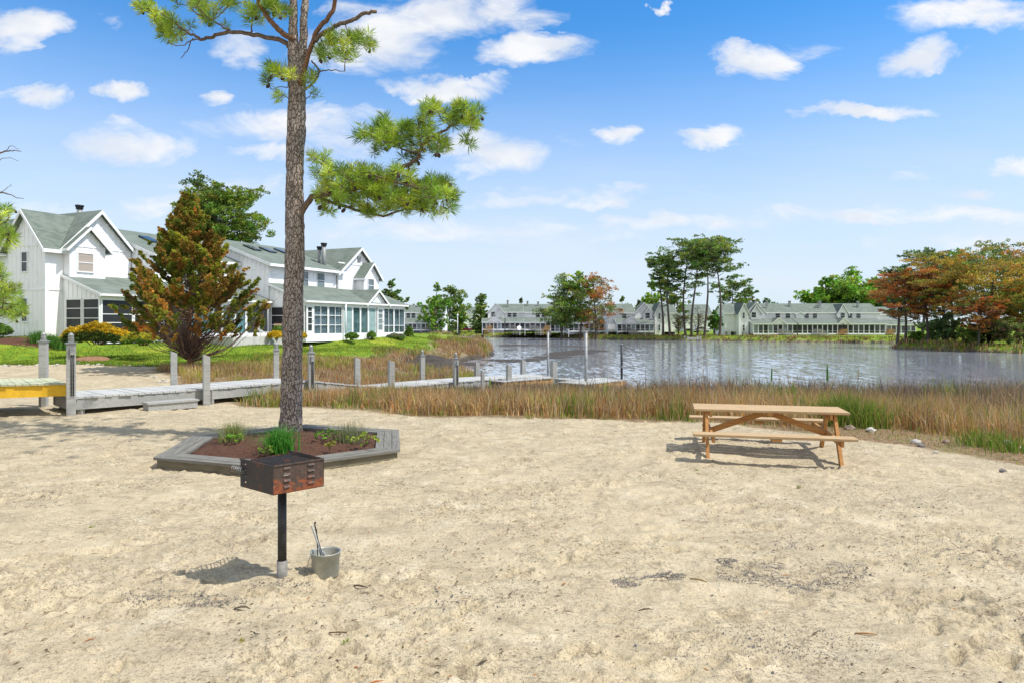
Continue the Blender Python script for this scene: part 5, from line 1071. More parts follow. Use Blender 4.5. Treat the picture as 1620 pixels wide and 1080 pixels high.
# ---------------------------------------------------------------- shrubs by the houses
def bush(name, label, cat, px0, px1, ytop, ybot, Y, dep, pal_top, pal_low, n, leaf, group=None, seed=0, split=.45, box=True):
    X = (.5 * (px0 + px1) - CX) / F * Y; s = Y / F; W = (px1 - px0) * s; H = (ybot - ytop) * s; z = EYE - (ybot - HZ) * s
    root = empty(name, (X, Y, z), 0, label, cat, group); r = np.random.default_rng(seed); rr = random.Random(seed); cl = []
    st = MB()
    for k in range(10): e = Vector((rr.uniform(-.4, .4) * W, rr.uniform(-.4, .4) * dep, H * .75)); st.tube([(e.x * .3, e.y * .3, -.15), e], [.03, .008], 5)
    st.build('stems', M['twig'], root)
    n *= 2; m = int(n / 60)
    for k in range(m):
        u, v = rr.uniform(-1, 1), rr.uniform(-1, 1); hh = (1 - abs(u) ** 3 * .55) * (1 - .35 * abs(v) ** 3) * (1 + .10 * math.sin(u * 6 + seed)); t = rr.random() ** .6
        if rr.random() < .5: v = -rr.uniform(.8, 1); 
        zz = H * hh * t; c = rr.choice(pal_top if t > split else pal_low)
        cl.append((u * W / 2 * .95, v * dep / 2 * (1 - .25 * t * t), zz, .10 * (1 + W / 6), .10, .08, 60, sc_(c, rr.uniform(.8, 1.2))))
    V, F_, C = leafcloud(cl, leaf, r, .2, 1.4); np_mesh('foliage', V, [F_], M['leaf'], root, C); return root
YEL = [(.62, .42, .02), (.68, .48, .03), (.55, .40, .03)]; DG = [(.04, .08, .02), (.07, .12, .02), (.10, .14, .03)]; MG = [(.12, .24, .04), (.18, .30, .05)]
bush('hedge', 'golden yellow clipped hedge with dark green lower leaves before the screened porch', 'hedge', 108, 203, 512, 541, 36.3, 1.4, YEL, DG, 26000, .05, seed=1, split=.62)
bush('shrub', 'orange-red leaved shrub beside the yellow hedge', 'shrub', 196, 242, 512, 534, 37.5, 1.1, [(.55, .17, .03), (.60, .28, .04), (.30, .25, .04)], MG, 9000, .05, seed=2)
bush('shrub', 'low yellow-green ground shrub at the foot of the orange-red one', 'shrub', 200, 252, 527, 542, 35.8, 1.2, [(.50, .46, .04), (.42, .44, .05)], MG, 8000, .05, seed=3)
bush('shrub', 'dark green bush at the corner of the windowed gable by the photo edge', 'shrub', -14, 13, 512, 530, 39, 1.0, MG, DG, 6000, .06, seed=4)
sp = [(426, 447, 524, 534, 47, YEL, 'small yellow shrub under the pale blue curtains of the middle townhouse'), (434, 447, 517, 527, 48, MG, 'small green shrub behind the yellow one, left of the pine trunk'), (474, 483, 526, 534, 48, YEL, 'small yellow shrub at the corner post, just right of the pine trunk'),
      (548, 566, 526, 535, 53.0, MG, 'small green shrub under the teal curtained porch'), (583, 594, 525, 533, 56, MG, 'smaller green shrub beside the entry door of the glazed porch'), (612, 641, 528, 535, 58.5, [(.22, .26, .16), (.28, .30, .18)], 'low grey-green shrub along the last porch windows'), (641, 654, 516, 535, 61, MG, 'upright green bush at the far end of the glazed porch')]
for i, (a, b, c, d, Y, p, lb) in enumerate(sp): bush('shrub', lb, 'shrub', a, b, c, d, Y, .8, p, p if p is YEL else MG, 3500, .06, 'small shrubs along the glazed porch', seed=10 + i)
def clump(name, label, cat, X, Y, z, W, D, h, n, pal, wd=.012, lean=.5, seed=0, group=None, part='leaves'):
    r = np.random.default_rng(seed); root = empty(name, (X, Y, z), 0, label, cat, group)
    P = np.stack([r.normal(0, W / 4, n), r.normal(0, D / 4, n), np.full(n, -.02)], 1)
    o = blades(part, P, h * r.uniform(.6, 1.1, n), np.full(n, wd), pick(pal, n, r), lean, M['reed'], root, seed); return root
for k, (px, w) in enumerate(((60, 14), (80, 22), (98, 14))):
    Y = 38.2; X = (px - CX) / F * Y; clump('daylily_clump', ('arching green daylily clump by the gable corner, smaller and farther from the hedge', 'widest green daylily clump at the foot of the gable wall', 'green daylily clump touching the end of the yellow hedge')[k], 'plant', X, Y, gh(X, Y), w / F * Y * 1.3, .8, .75, 380, [(3, (.08, .20, .03)), (1, (.14, .28, .05))], .03, .45, k, 'daylilies by the white gable')
# tall single stalks among the reeds
def stalk(px, py0, py1, Y, label, seed, col=(.15, .36, .04), n=7, w=.035):
    X = (px - CX) / F * Y; z = EYE - (py1 - HZ) / F * Y; h = (py1 - py0) / F * Y; z0 = gh(X, Y)
    r = np.random.default_rng(seed); root = empty('reed_stalk', (X, Y, z0), 0, label, 'reed', 'tall stalks above the reed bed')
    s = MB(); s.tube([(0, 0, -.1), (.01, 0, z - z0 + h * .1)], [.012, .008], 6); s.build('stem', M['twig'], root)
    P = np.stack([r.normal(0, .012, n), r.normal(0, .012, n), np.full(n, z - z0)], 1); blades('leaf', P, h * r.uniform(.75, 1, n), np.full(n, w), pick([(1, col)], n, r), .05, M['reed'], root, seed)
stalk(1221, 574, 603, 23, 'bright green reed spear standing above the brown reeds behind the table', 1); stalk(1309, 569, 602, 23, 'tallest green reed spear, over the far end of the picnic table', 2)
stalk(1357, 572, 600, 22, 'thin tan seed-headed reed stalk beyond the table corner', 3, (.40, .28, .16), 4, .02); stalk(957, 592, 640, 19.5, 'pale green reed leaf pair in front of the second dock platform', 4, (.22, .40, .07), 6, .03)
stalk(775, 594, 614, 24, 'short lime-green reed tuft beside the thin dock post', 5, (.25, .42, .06), 7, .04); stalk(1255, 600, 622, 18, 'faint green reed leaf rising just behind the picnic table', 6, (.3, .38, .08), 6, .03)
for k, (px, Y, h, lb) in enumerate(((386, 22.5, .7, 'upright green sedge tuft behind the walkway near the low posts'), (398, 21.9, .6, 'second green sedge tuft behind the walkway, nearer the pine'), (548, 19, .38, 'dark green grass tuft at the reed edge left of the middle'), (1330, 14.6, .95, 'large fresh green reed clump behind the end of the picnic table'), (1372, 14.2, .75, 'dark green drooping sedge clump at the beach edge beyond the table'), (1552, 11.9, .45, 'leafy green weed clump among the stones at the beach edge'), (1600, 11.4, .4, 'bright green low weed clump beside the grey stones'))):
    X = (px - CX) / F * Y; clump('sedge_clump', lb, 'plant', X, Y, gh(X, Y), .5 if k < 3 else .9, .6, h * .85, 150 if k < 3 else (520 if k < 5 else 200), [(3, (.13, .24, .03)), (2, (.26, .32, .05)), (1, (.36, .30, .09))], .014, .5, 40 + k, 'green tufts among the dry reeds')
# ================================================================ walkway, posts, planter, grill, bucket, table, stones
def V2(x, y): return Vector((x, y, 0))
FR = [(-10.4, 16.1, .40), (-8.25, 18.3, .40), (-6.3, 21.3, .38), (-4.35, 24.3, -.13), (-2.35, 28.0, -.22), (-.9, 30.2, -.28), (1.9, 32.2, -.30)]
def deck_run(root, FR, BK, plank_mat, side_mat, th=.045, pw=.14, name='deck', fascia=.26, seed=0):
    rr = random.Random(seed); m = MB()
    for i in range(len(FR) - 1):
        a, b = Vector(FR[i]), Vector(FR[i + 1]); c, d = Vector(BK[i]), Vector(BK[i + 1]); n = max(2, int((b - a).length / pw))
        for k in range(n):
            u, v = (k + .04) / n, (k + .96) / n; j = rr.uniform(-.004, .004); o = rr.uniform(-.02, .02)
            p = [a.lerp(b, u), a.lerp(b, v), c.lerp(d, v), c.lerp(d, u)]; ex = (p[0] - p[3]).normalized() * o
            p = [p[0] + ex, p[1] + ex, p[2] + ex, p[3] + ex]
            m.prism([q + Vector((0, 0, j)) for q in p], (0, 0, -th))
    m.build(name, plank_mat, root); 
    for L_, s in ((FR, 1), (BK, -1)):
        f = MB()
        for i in range(len(L_) - 1):
            a, b = Vector(L_[i]), Vector(L_[i + 1]); inw = (Vector(BK[i]) - Vector(FR[i])).normalized() * (.03 * s); f.prism([a + inw + Vector((0, 0, -th - .002)), b + inw + Vector((0, 0, -th - .002)), b + inw + Vector((0, 0, -th - fascia)), a + inw + Vector((0, 0, -th - fascia))], tuple(inw * 1.4))
        f.build('side_board', side_mat, root)
def off(P, w):
    out = []
    for i, p in enumerate(P):
        a = V2(*P[max(i - 1, 0)][:2]); b = V2(*P[min(i + 1, len(P) - 1)][:2]); d = (b - a).normalized(); n = Vector((-d.y, d.x, 0)); out.append((p[0] + n.x * w, p[1] + n.y * w, p[2]))
    return out
root = empty('boardwalk', (0, 0, 0), 0, 'long weathered grey boardwalk running from the yellow ramp through the reeds to the water', 'boardwalk')
BK = off(FR, 1.75); deck_run(root, FR, BK, M['deck_wood'], M['grey_wood'], seed=1)
m = MB(); a = Vector(FR[0]); b = Vector(BK[0]); m.beam(a + Vector((0.02, .06, -.2)), b + Vector((0.02, .06, -.2)), .05, .26); m.build('end_board', M['grey_wood'], root)
for f in (.02, .35, .65, .98):
    for i in range(0, 6):
        if f not in (.02, .98) : continue
        p = Vector(FR[i]).lerp(Vector(BK[i]), f) + Vector((.10, .22, 0)); g = gh(p.x, p.y); m = MB(); m.bb(p.x - .06, p.x + .06, p.y - .06, p.y + .06, g - .3, p.z - .05); m.build('pile', M['grey_wood'], root)
# finger docks at the water
r = empty('dock_platform', (0, 0, 0), 0, 'low wooden dock platform with orange-brown edge at the end of the boardwalk', 'dock', 'small docks at the boardwalk end')
F2 = [(-.4, 29.6, -.34), (1.95, 32.0, -.34)]; deck_run(r, F2, off(F2, 2.2), M['deck_wood'], M['orange_wood'], seed=2, fascia=.3)
r = empty('dock_platform', (0, 0, 0), 0, 'outer dock platform between the thick and the thin metal poles', 'dock', 'small docks at the boardwalk end')
F3 = [(3.1, 29.2, -.42), (5.2, 31.2, -.38)]; deck_run(r, F3, off(F3, 1.6), M['deck_wood'], M['orange_wood'], seed=3, fascia=.3)
r = empty('gangway', (0, 0, 0), 0, 'dark narrow gangplank linking the two dock platforms', 'gangway')
F4 = [(1.95, 31.6, -.36), (3.3, 29.9, -.44)]; deck_run(r, F4, off(F4, .7), M['grey_wood'], M['grey_wood'], seed=4, fascia=.14)
# yellow ramp
root = empty('wooden_ramp', (0, 0, 0), 0, 'raised deck with new yellow side board, entering from the photo edge', 'ramp')
R1 = [(-16.4, 13.6, .74), (-10.55, 16.15, .74)]; R2 = [(-17.3, 15.3, .74), (-12.0, 17.75, .74)]
deck_run(root, R1, R2, M['green_deck'], M['yellow_wood'], seed=5, fascia=.27)
for t in (.0, .35, .7): 
    for P in (R1, R2):
        p = Vector(P[0]).lerp(Vector(P[1]), t + .03); m = MB(); m.bb(p.x - .06, p.x + .06, p.y + .05, p.y + .17, gh(p.x, p.y) - .2, .69); m.build('post', M['yellow_wood'], root)
# step
a = Vector((-9.2, 16.95, .2)); b = Vector((-8.35, 17.85, .2)); r = empty('step', (0, 0, 0), 0, 'low grey wooden step against the boardwalk side', 'step')
d = (b - a).normalized(); n = Vector((d.y, -d.x, 0)); m = MB(); m.prism([a, b, b + n * .42, a + n * .42], (0, 0, -.045)); m.build('tread', M['grey_wood'], r)
m = MB(); m.beam(a + n * .37 + d * .03 + Vector((0, 0, -.13)), b + n * .37 - d * .03 + Vector((0, 0, -.13)), .04, .165); m.build('riser', M['grey_wood'], r)
m = MB(); m.beam(a + n * .03 + d * .05 + Vector((0, 0, -.13)), a + n * .34 + d * .05 + Vector((0, 0, -.13)), .04, .165); m.beam(b + n * .03 - d * .05 + Vector((0, 0, -.13)), b + n * .34 - d * .05 + Vector((0, 0, -.13)), .04, .165); m.build('end_board', M['grey_wood'], r)
# posts
def post(px, Y, ztop, label, kind, w=.17, rz=.75, conduit=False, base=None, lean=0):
    X = (px - CX) / F * Y; g = gh(X, Y) - .15 if base is None else base
    r = empty('dock_post', (X, Y, g), rz, label, 'post', 'grey posts along the boardwalk'); h = ztop - g; m = MB()
    if kind == 'lamp':
        hc = h - .26; m.bb(-w / 2, w / 2, -w / 2, w / 2, 0, hc); m.build('shaft', M['grey_wood'], r, bevel=.012)
        c = MB(); c.bb(-w / 2 - .025, w / 2 + .025, -w / 2 - .025, w / 2 + .025, hc, hc + .025); c.bb(-.06, .06, -.06, .06, hc + .025, hc + .06); c.build('cap', M['galv'], r)
        l = MB(); l.lathe([(.055, hc + .06), (.07, hc + .075), (.05, hc + .09), (.058, hc + .10), (.064, hc + .14), (.052, hc + .175), (.065, hc + .185), (.06, hc + .2), (.04, hc + .235), (.012, hc + .255), (.001, hc + .26)], n=14); l.build('lantern', M['lens'], r)
    else:
        m.prism([(-w / 2, -w / 2, 0), (w / 2, -w / 2, 0), (w / 2, -w / 2, h - .07), (-w / 2, -w / 2, h)], (0, w, 0)); m.build('shaft', M['grey_wood'], r, bevel=.01)
    if conduit:
        c = MB(); x = .03
        for s in (-.022, .022): c.tube([(x + s, -w / 2 - .018, .55), (x + s, -w / 2 - .018, h - .5)], .010, 6)
        c.build('conduit', M['darkmetal'], r); b = MB(); b.bb(x - .05, x + .05, -w / 2 - .05, -w / 2 - .004, h - .52, h - .34); b.build('junction_box', M['galv'], r, bevel=.006)
    return r
M['lens'] = simple('lantern_cap', (.34, .35, .33), (.22, .23, .22), .35, 30, .1, spec=.5)
post(112.5, 16.0, 2.1 - 12 * 16.0 / F, 'nearest lantern-topped post, with conduit, where the yellow ramp meets the boardwalk', 'lamp', .19, .55, True, -.1)
post(69, 17.9, 2.1 - 11 * 17.9 / F, 'lantern-topped post behind the yellow ramp', 'lamp', .18, .3)
post(326.5, 18.2, 2.1 - 46 * 18.2 / F, 'slant-topped post at the end of the low step', 'slant', .17, .55, False, -.12)
post(275, 19.6, 2.1 - 41 * 19.6 / F, 'slant-topped post on the far side of the boardwalk under the cedar', 'slant', .17, .5)
post(437, 22.2, 2.1 - 27 * 22.2 / F, 'lantern-topped post just beside the pine trunk, dead needles behind it', 'lamp', .17, .4)
post(492, 21.2, 2.1 - 31 * 21.2 / F, 'lantern-topped post with conduit just past the pine trunk', 'lamp', .17, .5, True)
post(565, 26.1, 2.1 - 51 * 26.1 / F, 'slant-topped post on the far side of the boardwalk, first past the pine', 'slant', .2, .5)
post(619, 24.2, 2.1 - 55 * 24.2 / F, 'slant-topped post on the near side, between the pine and the lantern pair', 'slant', .2, .5)
post(668, 30.0, 2.1 - 39 * 30 / F, 'farthest lantern-topped post, on the marsh side of the boardwalk', 'lamp', .2, .5)
post(721, 27.7, 2.1 - 43 * 27.7 / F, 'farther lantern-topped post with conduit, on the reed side', 'lamp', .19, .5, True)
post(754.5, 33.0, 2.1 - 58 * 33 / F, 'short slant post beyond the last lantern posts', 'slant', .2, .5); post(763.5, 25.5, 2.1 - 71 * 25.5 / F, 'thin low post standing in the reeds in front of the boardwalk', 'slant', .12, .4)
post(805, 30.3, 2.1 - 62 * 30.3 / F, 'short slant post at the near corner of the first dock platform', 'slant', .2, .5); post(827.5, 35.2, 2.1 - 54 * 35.2 / F, 'short pale post at the water side of the first dock platform', 'slant', .22, .5)
post(876, 32.3, 2.1 - 57 * 32.3 / F, 'short stout post with an orange-lit side at the dock platform corner', 'slant', .26, .5)
for px, Y, yt, rd, lb, mt in ((867, 34.6, 525, .055, 'grey metal mooring pole rising behind the stout post', 'galv'), (927, 30.6, 526, .07, 'thickest grey metal pole, between the two dock platforms', 'galv'), (983.5, 31.3, 545, .055, 'thin brown metal pole at the outer end of the docks', 'darkmetal')):
    X = (px - CX) / F * Y; r = empty('mooring_pole', (X, Y, ZW - .5), 0, lb, 'pole', 'metal poles by the docks'); h = EYE - (yt - HZ) / F * Y - (ZW - .5)
    m = MB(); m.tube([(0, 0, 0), (0, 0, h)], rd, 12); m.build('shaft', M[mt], r); m = MB(); m.lathe([(rd + .012, h * .62), (rd + .012, h * .62 + .06)], n=12); m.tube([(0, 0, h), (0, 0, h + .03)], rd * 1.15, 12); m.build('collar', M['galv'], r)
# ---- hexagonal planter
HC = V2(-3.70, 11.40); HR = 2.075
def hexp(R, z, k): a = math.radians(-80 + 60 * k); return Vector((R * math.cos(a), R * math.sin(a), z))
root = empty('planter', (HC.x, HC.y, 0), 0, 'dark weathered hexagonal timber planter round the pine', 'planter')
for k in range(6):
    fr = MB()
    for j in range(3):                       # three boards per side, mitred
        r0 = HR - j * .152; r1 = r0 - .144; dz = (.0, .002, -.003)[j]
        fr.prism([hexp(r0, .155 + dz, k), hexp(r0, .155 + dz, k + 1), hexp(r1, .155 + dz, k + 1), hexp(r1, .155 + dz, k)], (0, 0, -.04))
    ang = math.radians(-80 + 60 * k + 30); o = MB(); o.v = [tuple(Matrix.Rotation(-ang - PI / 2, 3, 'Z') @ Vector(p)) for p in fr.v]; o.f = fr.f; o.sm = fr.sm
    ob = o.build('top_board', M['planter_wood'], root); ob.rotation_euler = (0, 0, ang + PI / 2)
    s = MB(); s.prism([hexp(HR - .05, .11, k), hexp(HR - .05, .11, k + 1), hexp(HR - .05, -.15, k + 1), hexp(HR - .05, -.15, k)], tuple(-(hexp(.05, 0, k) + hexp(.05, 0, k + 1)) / 2))
    s.v = [tuple(Matrix.Rotation(-ang - PI / 2, 3, 'Z') @ Vector(p)) for p in s.v]; ob = s.build('side_board', M['side_wood'] if 'side_wood' in M else M['grey_wood'], root); ob.rotation_euler = (0, 0, ang + PI / 2)
M['mulch'] = simple('bark_mulch', (.15, .065, .035), (.07, .032, .02), .95, 45, 1.0, 90, bdist=.03)
g = 70; rr_ = np.linspace(0, 1, g); V = []; Fq = []
for i in range(g):
    for j in range(120):
        a = 2 * PI * j / 120; ka = (math.degrees(a) + 80) % 60 - 30; R = 1.70 * math.cos(PI / 6) / math.cos(math.radians(ka)) * rr_[i]
        x, y = R * math.cos(a), R * math.sin(a); V.append((x, y, .095 + .10 * (1 - rr_[i] ** 2)))
V = np.array(V); V[:, 2] += (fbm(V[:, 0] * 14 + 50, V[:, 1] * 14 + 50, 3) - .5) * .07
ii = (np.arange(g - 1)[:, None] * 120 + np.arange(120)[None, :]); jj = (np.arange(g - 1)[:, None] * 120 + (np.arange(120)[None, :] + 1) % 120)
np_mesh('mulch', V, [np.stack([ii, ii + 120, jj + 120, jj], -1).reshape(-1, 4)[:, ::-1]], M['mulch'], root, smooth=True)
def onbed(px, py, z=.18): x, y = gp(px, py, z); return x, y, z
for px, py, W, h, n, pal, wd, ln, lb, sd in ((369, 694, .42, .36, 420, [(3, (.20, .27, .06)), (2, (.33, .30, .12)), (1, (.12, .2, .03))], .006, .75, 'yellow-green fine grass clump in the planter, farthest from the grill', 1),
        (443, 712, .40, .42, 460, [(4, (.07, .26, .03)), (2, (.13, .36, .05)), (1, (.05, .18, .02))], .012, .75, 'bright green broad-bladed grass clump in the planter behind the grill', 2),
        (554, 697, .44, .40, 380, [(3, (.18, .22, .10)), (2, (.30, .27, .17)), (1, (.12, .18, .05))], .005, .8, 'grey-green wispy grass clump in the planter beside its far corner boards', 3)):
    x, y, z = onbed(px, py); clump('grass_clump', lb, 'plant', x, y, z, W, W, h, n, pal, wd, ln, sd, 'grass clumps in the planter')
for px, py, s, c, lb, sd in ((510, 699, .22, (.16, .32, .04), 'low leafy green plant in the mulch just right of the trunk', 1), (527, 694, .12, (.20, .34, .05), 'tiny leafy plant between the low leafy one and the grey-green grass', 2), (576, 706, .26, (.28, .36, .05), 'yellow-green leafy plant at the foot of the grey-green grass', 3), (362, 700, .09, (.20, .42, .05), 'tiny bright seedling at the foot of the fine grass', 4),
        (378, 700, .09, (.26, .42, .06), 'second tiny seedling, between the fine grass and the broad green grass', 5), (521, 711, .09, (.34, .34, .06), 'tiny yellow-green seedling near the front boards of the planter', 6), (424, 718, .10, (.22, .34, .05), 'tiny seedling just in front of the broad-bladed grass', 7)):
    x, y, z = onbed(px, py); r = empty('leafy_plant', (x, y, z), 0, lb, 'plant', 'small leafy plants in the planter'); rg = np.random.default_rng(sd); rr = random.Random(sd); st = MB(); cl = []
    for k in range(max(6, int(90 * s))):
        e = Vector((rr.gauss(0, s * .5), rr.gauss(0, s * .4), rr.uniform(.04, .09 + s * .5))); st.tube([(0, 0, -.01), e * .5 + Vector((0, 0, .02)), e], [.004, .003, .002], 4, cap=False); cl.append((e.x, e.y, e.z, .03, .03, .02, 9, sc_(c, rr.uniform(.7, 1.25))))
    st.build('stems', M['twig'], r); V, Fl, C = leafcloud(cl, .035, rg, .4, 1.3); np_mesh('leaves', V, [Fl], M['leaf'], r, C)
# ---- grill
M['zinc'] = simple('old_zinc', (.40, .41, .36), (.30, .31, .27), .55, 9, .2, metal=.45, stain=(.16, .15, .12), stainamt=.6)
M['sleeve'] = simple('old_pipe_sleeve', (.27, .26, .24), (.17, .165, .15), .7, 14, .3, metal=.1)
def rusty(name, base, amt, zlow=True):
    m, N, p = newmat(name); t = N.t; o = N.n('ShaderNodeTexCoord').outputs['Object']; z = N.n('ShaderNodeSeparateXYZ', ins={0: o}).outputs[2]
    n = N.noise(o, 9, 6, .7, .6); n2 = N.noise(o, 34, 5, .7)
    c = N.mix(N.ramp(n2, .4, .65), base, (.05, .038, .032)); v = N.math('ADD', n, N.math('MULTIPLY_ADD', z, -1.6, 1.41)) if zlow else n
    k = N.ramp(v, .52, .66, 0, amt); rc = N.mix(N.ramp(n2, .35, .65), (.32, .085, .025), (.15, .045, .02)); c = N.mix(k, c, rc)
    c = N.mix(N.ramp(N.noise(o, 24, 5, .6), .63, .72, 0, .5), c, (.38, .33, .27))
    t.links.new(c, p.inputs['Base Color']); setp(p, Roughness=.62, Metallic=.15); bp = N.n('ShaderNodeBump', ins={'Strength': .4, 'Distance': .004, 'Height': n2}); t.links.new(bp.outputs[0], p.inputs['Normal']); return m
M['rust'] = rusty('rusted_steel', (.09, .055, .04), .95); M['sooty'] = rusty('sooty_steel', (.030, .028, .028), .45, False); M['black'] = simple('black_pipe', (.035, .035, .036), (.02, .02, .02), .45, 14, .2, stain=(.10, .08, .07), stainamt=.5)
N0 = Vector((-1.887, 5.40, 0)); A_ = Vector((-.385, .31, 0)); B_ = Vector((.314, .31, 0)); CG = N0 + (A_ + B_) / 2
root = empty('grill', (CG.x, CG.y, 0), 0, 'rusty black park grill box on a single steel post', 'grill')
n0 = N0 - CG; ZT, ZB = .99, .755
def louver_panel(name, p, e, rows, cols_at, mat, zt=ZT, zb=ZB, inward=1):
    """steel panel with open slots and lifted louvres"""
    L = e.length; d = e.normalized(); nr = Vector((d.y, -d.x, 0)); 
    if nr.dot(p + e / 2) < 0: nr = -nr
    th = .005; m = MB(); def_ = []; sw = .055; sh = .016; H = zt - zb
    xs = sorted(cols_at); zs = [zb + H * (.17 + .21 * k) for k in range(rows)]
    def q(a0, a1, z0, z1): P = [p + d * a0 + Vector((0, 0, z0)), p + d * a1 + Vector((0, 0, z0)), p + d * a1 + Vector((0, 0, z1)), p + d * a0 + Vector((0, 0, z1))]; m.prism(P, tuple(-nr * th))
    cur = 0
    for x in xs:
        q(cur, x, zb, zt); z0 = zb
        for z in zs: q(x, x + sw, z0, z); z0 = z + sh
        q(x, x + sw, z0, zt); cur = x + sw
    q(cur, L, zb, zt)
    for x in xs:
        for z in zs:                          # lifted lip above each slot
            P = [p + d * (x - .002) + Vector((0, 0, z + sh + .006)) + nr * .001, p + d * (x + sw + .002) + Vector((0, 0, z + sh + .006)) + nr * .001, p + d * (x + sw) + Vector((0, 0, z + sh * .45)) + nr * .009, p + d * x + Vector((0, 0, z + sh * .45)) + nr * .009]
            m.prism(P, tuple(nr * .003))
    for z in (zt - .006, ): m.beam(p + Vector((0, 0, z)) + nr * .004, p + e + Vector((0, 0, z)) + nr * .004, .008, .010)
    return m.build(name, mat, root)
louver_panel('side_panel', n0, B_, 4, [.085, .295], M['rust'])['label'] = 'orange-rusted louvred side panel'
louver_panel('side_panel', n0 + A_ * 1.0, -A_ * 1.0, 4, [.035], M['sooty'])
m = MB(); p0 = n0 + B_; p1 = n0 + A_ + B_; m.prism([p0 + Vector((0, 0, ZB)), p1 + Vector((0, 0, ZB)), p1 + Vector((0, 0, ZT + .012)), p0 + Vector((0, 0, ZT))], tuple(-B_.normalized() * .005)); m.build('back_panel', M['sooty'], root)
m = MB(); m.prism([n0 + Vector((0, 0, ZB + .006)), n0 + A_ + Vector((0, 0, ZB + .006)), n0 + A_ + B_ + Vector((0, 0, ZB + .006)), n0 + B_ + Vector((0, 0, ZB + .006))], (0, 0, -.006)); m.build('fire_tray', M['sooty'], root)
m = MB()
for k in range(15): t = .06 + k * .062; a = n0 + B_ * t + A_ * .04; m.tube([a + Vector((0, 0, .967)), a + A_ * .93 + Vector((0, 0, .967))], .005, 6)
for t in (.03, .97): a = n0 + A_ * t; m.tube([a + B_ * .03 + Vector((0, 0, .958)), a + B_ * .95 + Vector((0, 0, .958))], .006, 6)
m.build('cooking_grate', M['sooty'], root)
m = MB(); m.tube([(0, 0, .735), (0, 0, .755)], .07, 20); m.tube([(.0, .0, .70), (0, 0, .74)], .042, 20); m.build('mounting_collar', M['black'], root)
pc = Vector((0, 0, 0)); m = MB(); m.tube([(0, 0, .05), (0, 0, .72)], .036, 24); m.build('post', M['black'], root)
m = MB(); m.lathe([(.043, -.05), (.043, .135), (.037, .137)], n=24); m.build('ground_sleeve', M['sleeve'], root)
for k, (zz, tt) in enumerate(((.885, .90), (.905, .80))):   # coil-spring handles
    a = n0 + A_ * (1.0) - A_.normalized() * .02 + Vector((0, 0, zz)); nr = Vector((A_.y, -A_.x, 0)).normalized(); nr = nr if nr.y < 0 else -nr
    a = a + nr * (.015 + .03 * k); dr = (A_.normalized() * .75 + nr * .35).normalized(); e = a + dr * .085 + Vector((0, 0, .012))
    m = MB(); m.tube(smooth([a - dr * .06, a + dr * .02, e, e + Vector((0, 0, -.018)) + nr * .014, a + nr * .022 + Vector((0, 0, -.02))], 5), .004, 6); h = m.build('handle', M['rust'], root)
    c = MB(); ax_ = (e - a).normalized(); u = ax_.cross(Vector((0, 0, 1))).normalized(); w = ax_.cross(u); c.tube([a - dr * .055 + ax_ * (.10 * i / 96) + (u * math.cos(i * 2 * PI / 16) + w * math.sin(i * 2 * PI / 16)) * .016 for i in range(97)], .0028, 5); c.build('spring', M['galv'], h)
# ---- bucket with scoop
bx, by = (515 - CX) / F * 5.80, 5.80; bz = gh(bx, by) - .01
root = empty('ash_bucket', (bx, by, bz + .008), 0, 'dull galvanised ash bucket standing on the sand beside the grill post', 'bucket')
m = MB(); m.lathe([(.0, .004), (.108, .004)], n=48); m.lathe([(.108, .004), (.110, .02), (.114, .03), (.115, .155), (.122, .16), (.122, .195), (.128, .20), (.128, .207), (.120, .207), (.116, .19), (.108, .03), (.0, .025)], n=48); m.build('body', M['zinc'], root)
m = MB(); m.tube([(-.124, .0, .165)] + [(-.128 - .012 * math.sin(PI * k / 10), -.05 * math.sin(PI * k / 10) , .165 - .115 * math.sin(PI * k / 20)) for k in range(1, 11)] , .003, 6); m.build('handle', M['galv'], root)
M['ash'] = simple('ash', (.42, .36, .32), (.24, .21, .19), .95, 30, .8, bdist=.02)
m = MB(); m.lathe([(.0, .165), (.04, .160), (.08, .150), (.113, .145)], n=32); tag(m.build('ash', M['ash'], None, (bx, by, bz)), 'pale grey-pink ash heaped inside the bucket', 'ash')
root = empty('ash_scoop', (bx, by, bz), 0, 'metal ash scoop and tongs leaning up out of the bucket', 'scoop')
m = MB(); m.prism([(-.035, .0, .15), (.05, -.03, .145), (.055, .03, .15), (-.02, .05, .155), (-.06, .02, .20)], (0, 0, .008)); m.prism([(-.035, -.03, .148), (.03, -.05, .145), (.0, -.03, .20), (-.03, -.01, .225)], (.004, .006, 0)); m.build('blade', M['galv'], root)
m = MB(); m.tube([(-.035, .0, .17), (-.065, .0, .28), (-.118, .0, .43)], [.007, .008, .009], 8); m.build('handle', M['galv'], root)
m = MB(); m.tube([(-.03, .02, .17), (-.07, .02, .30), (-.098, .02, .435), (-.092, .02, .455)], [.005, .005, .006, .010], 8); m.tube([(-.07, .01, .16), (-.078, .01, .40)], .004, 6); m.build('tongs', M['darkmetal'], root)
m = MB(); m.tube([(.02, -.02, .16), (.06, .0, .19), (.075, .02, .215)], [.008, .007, .004], 6); m.tube([(.055, 0, .185), (.09, -.02, .20)], [.005, .002], 5); tag(m.build('charred_stick', M['twig'], None, (bx, by, bz)), 'short brown charred stick poking out of the bucket', 'stick')
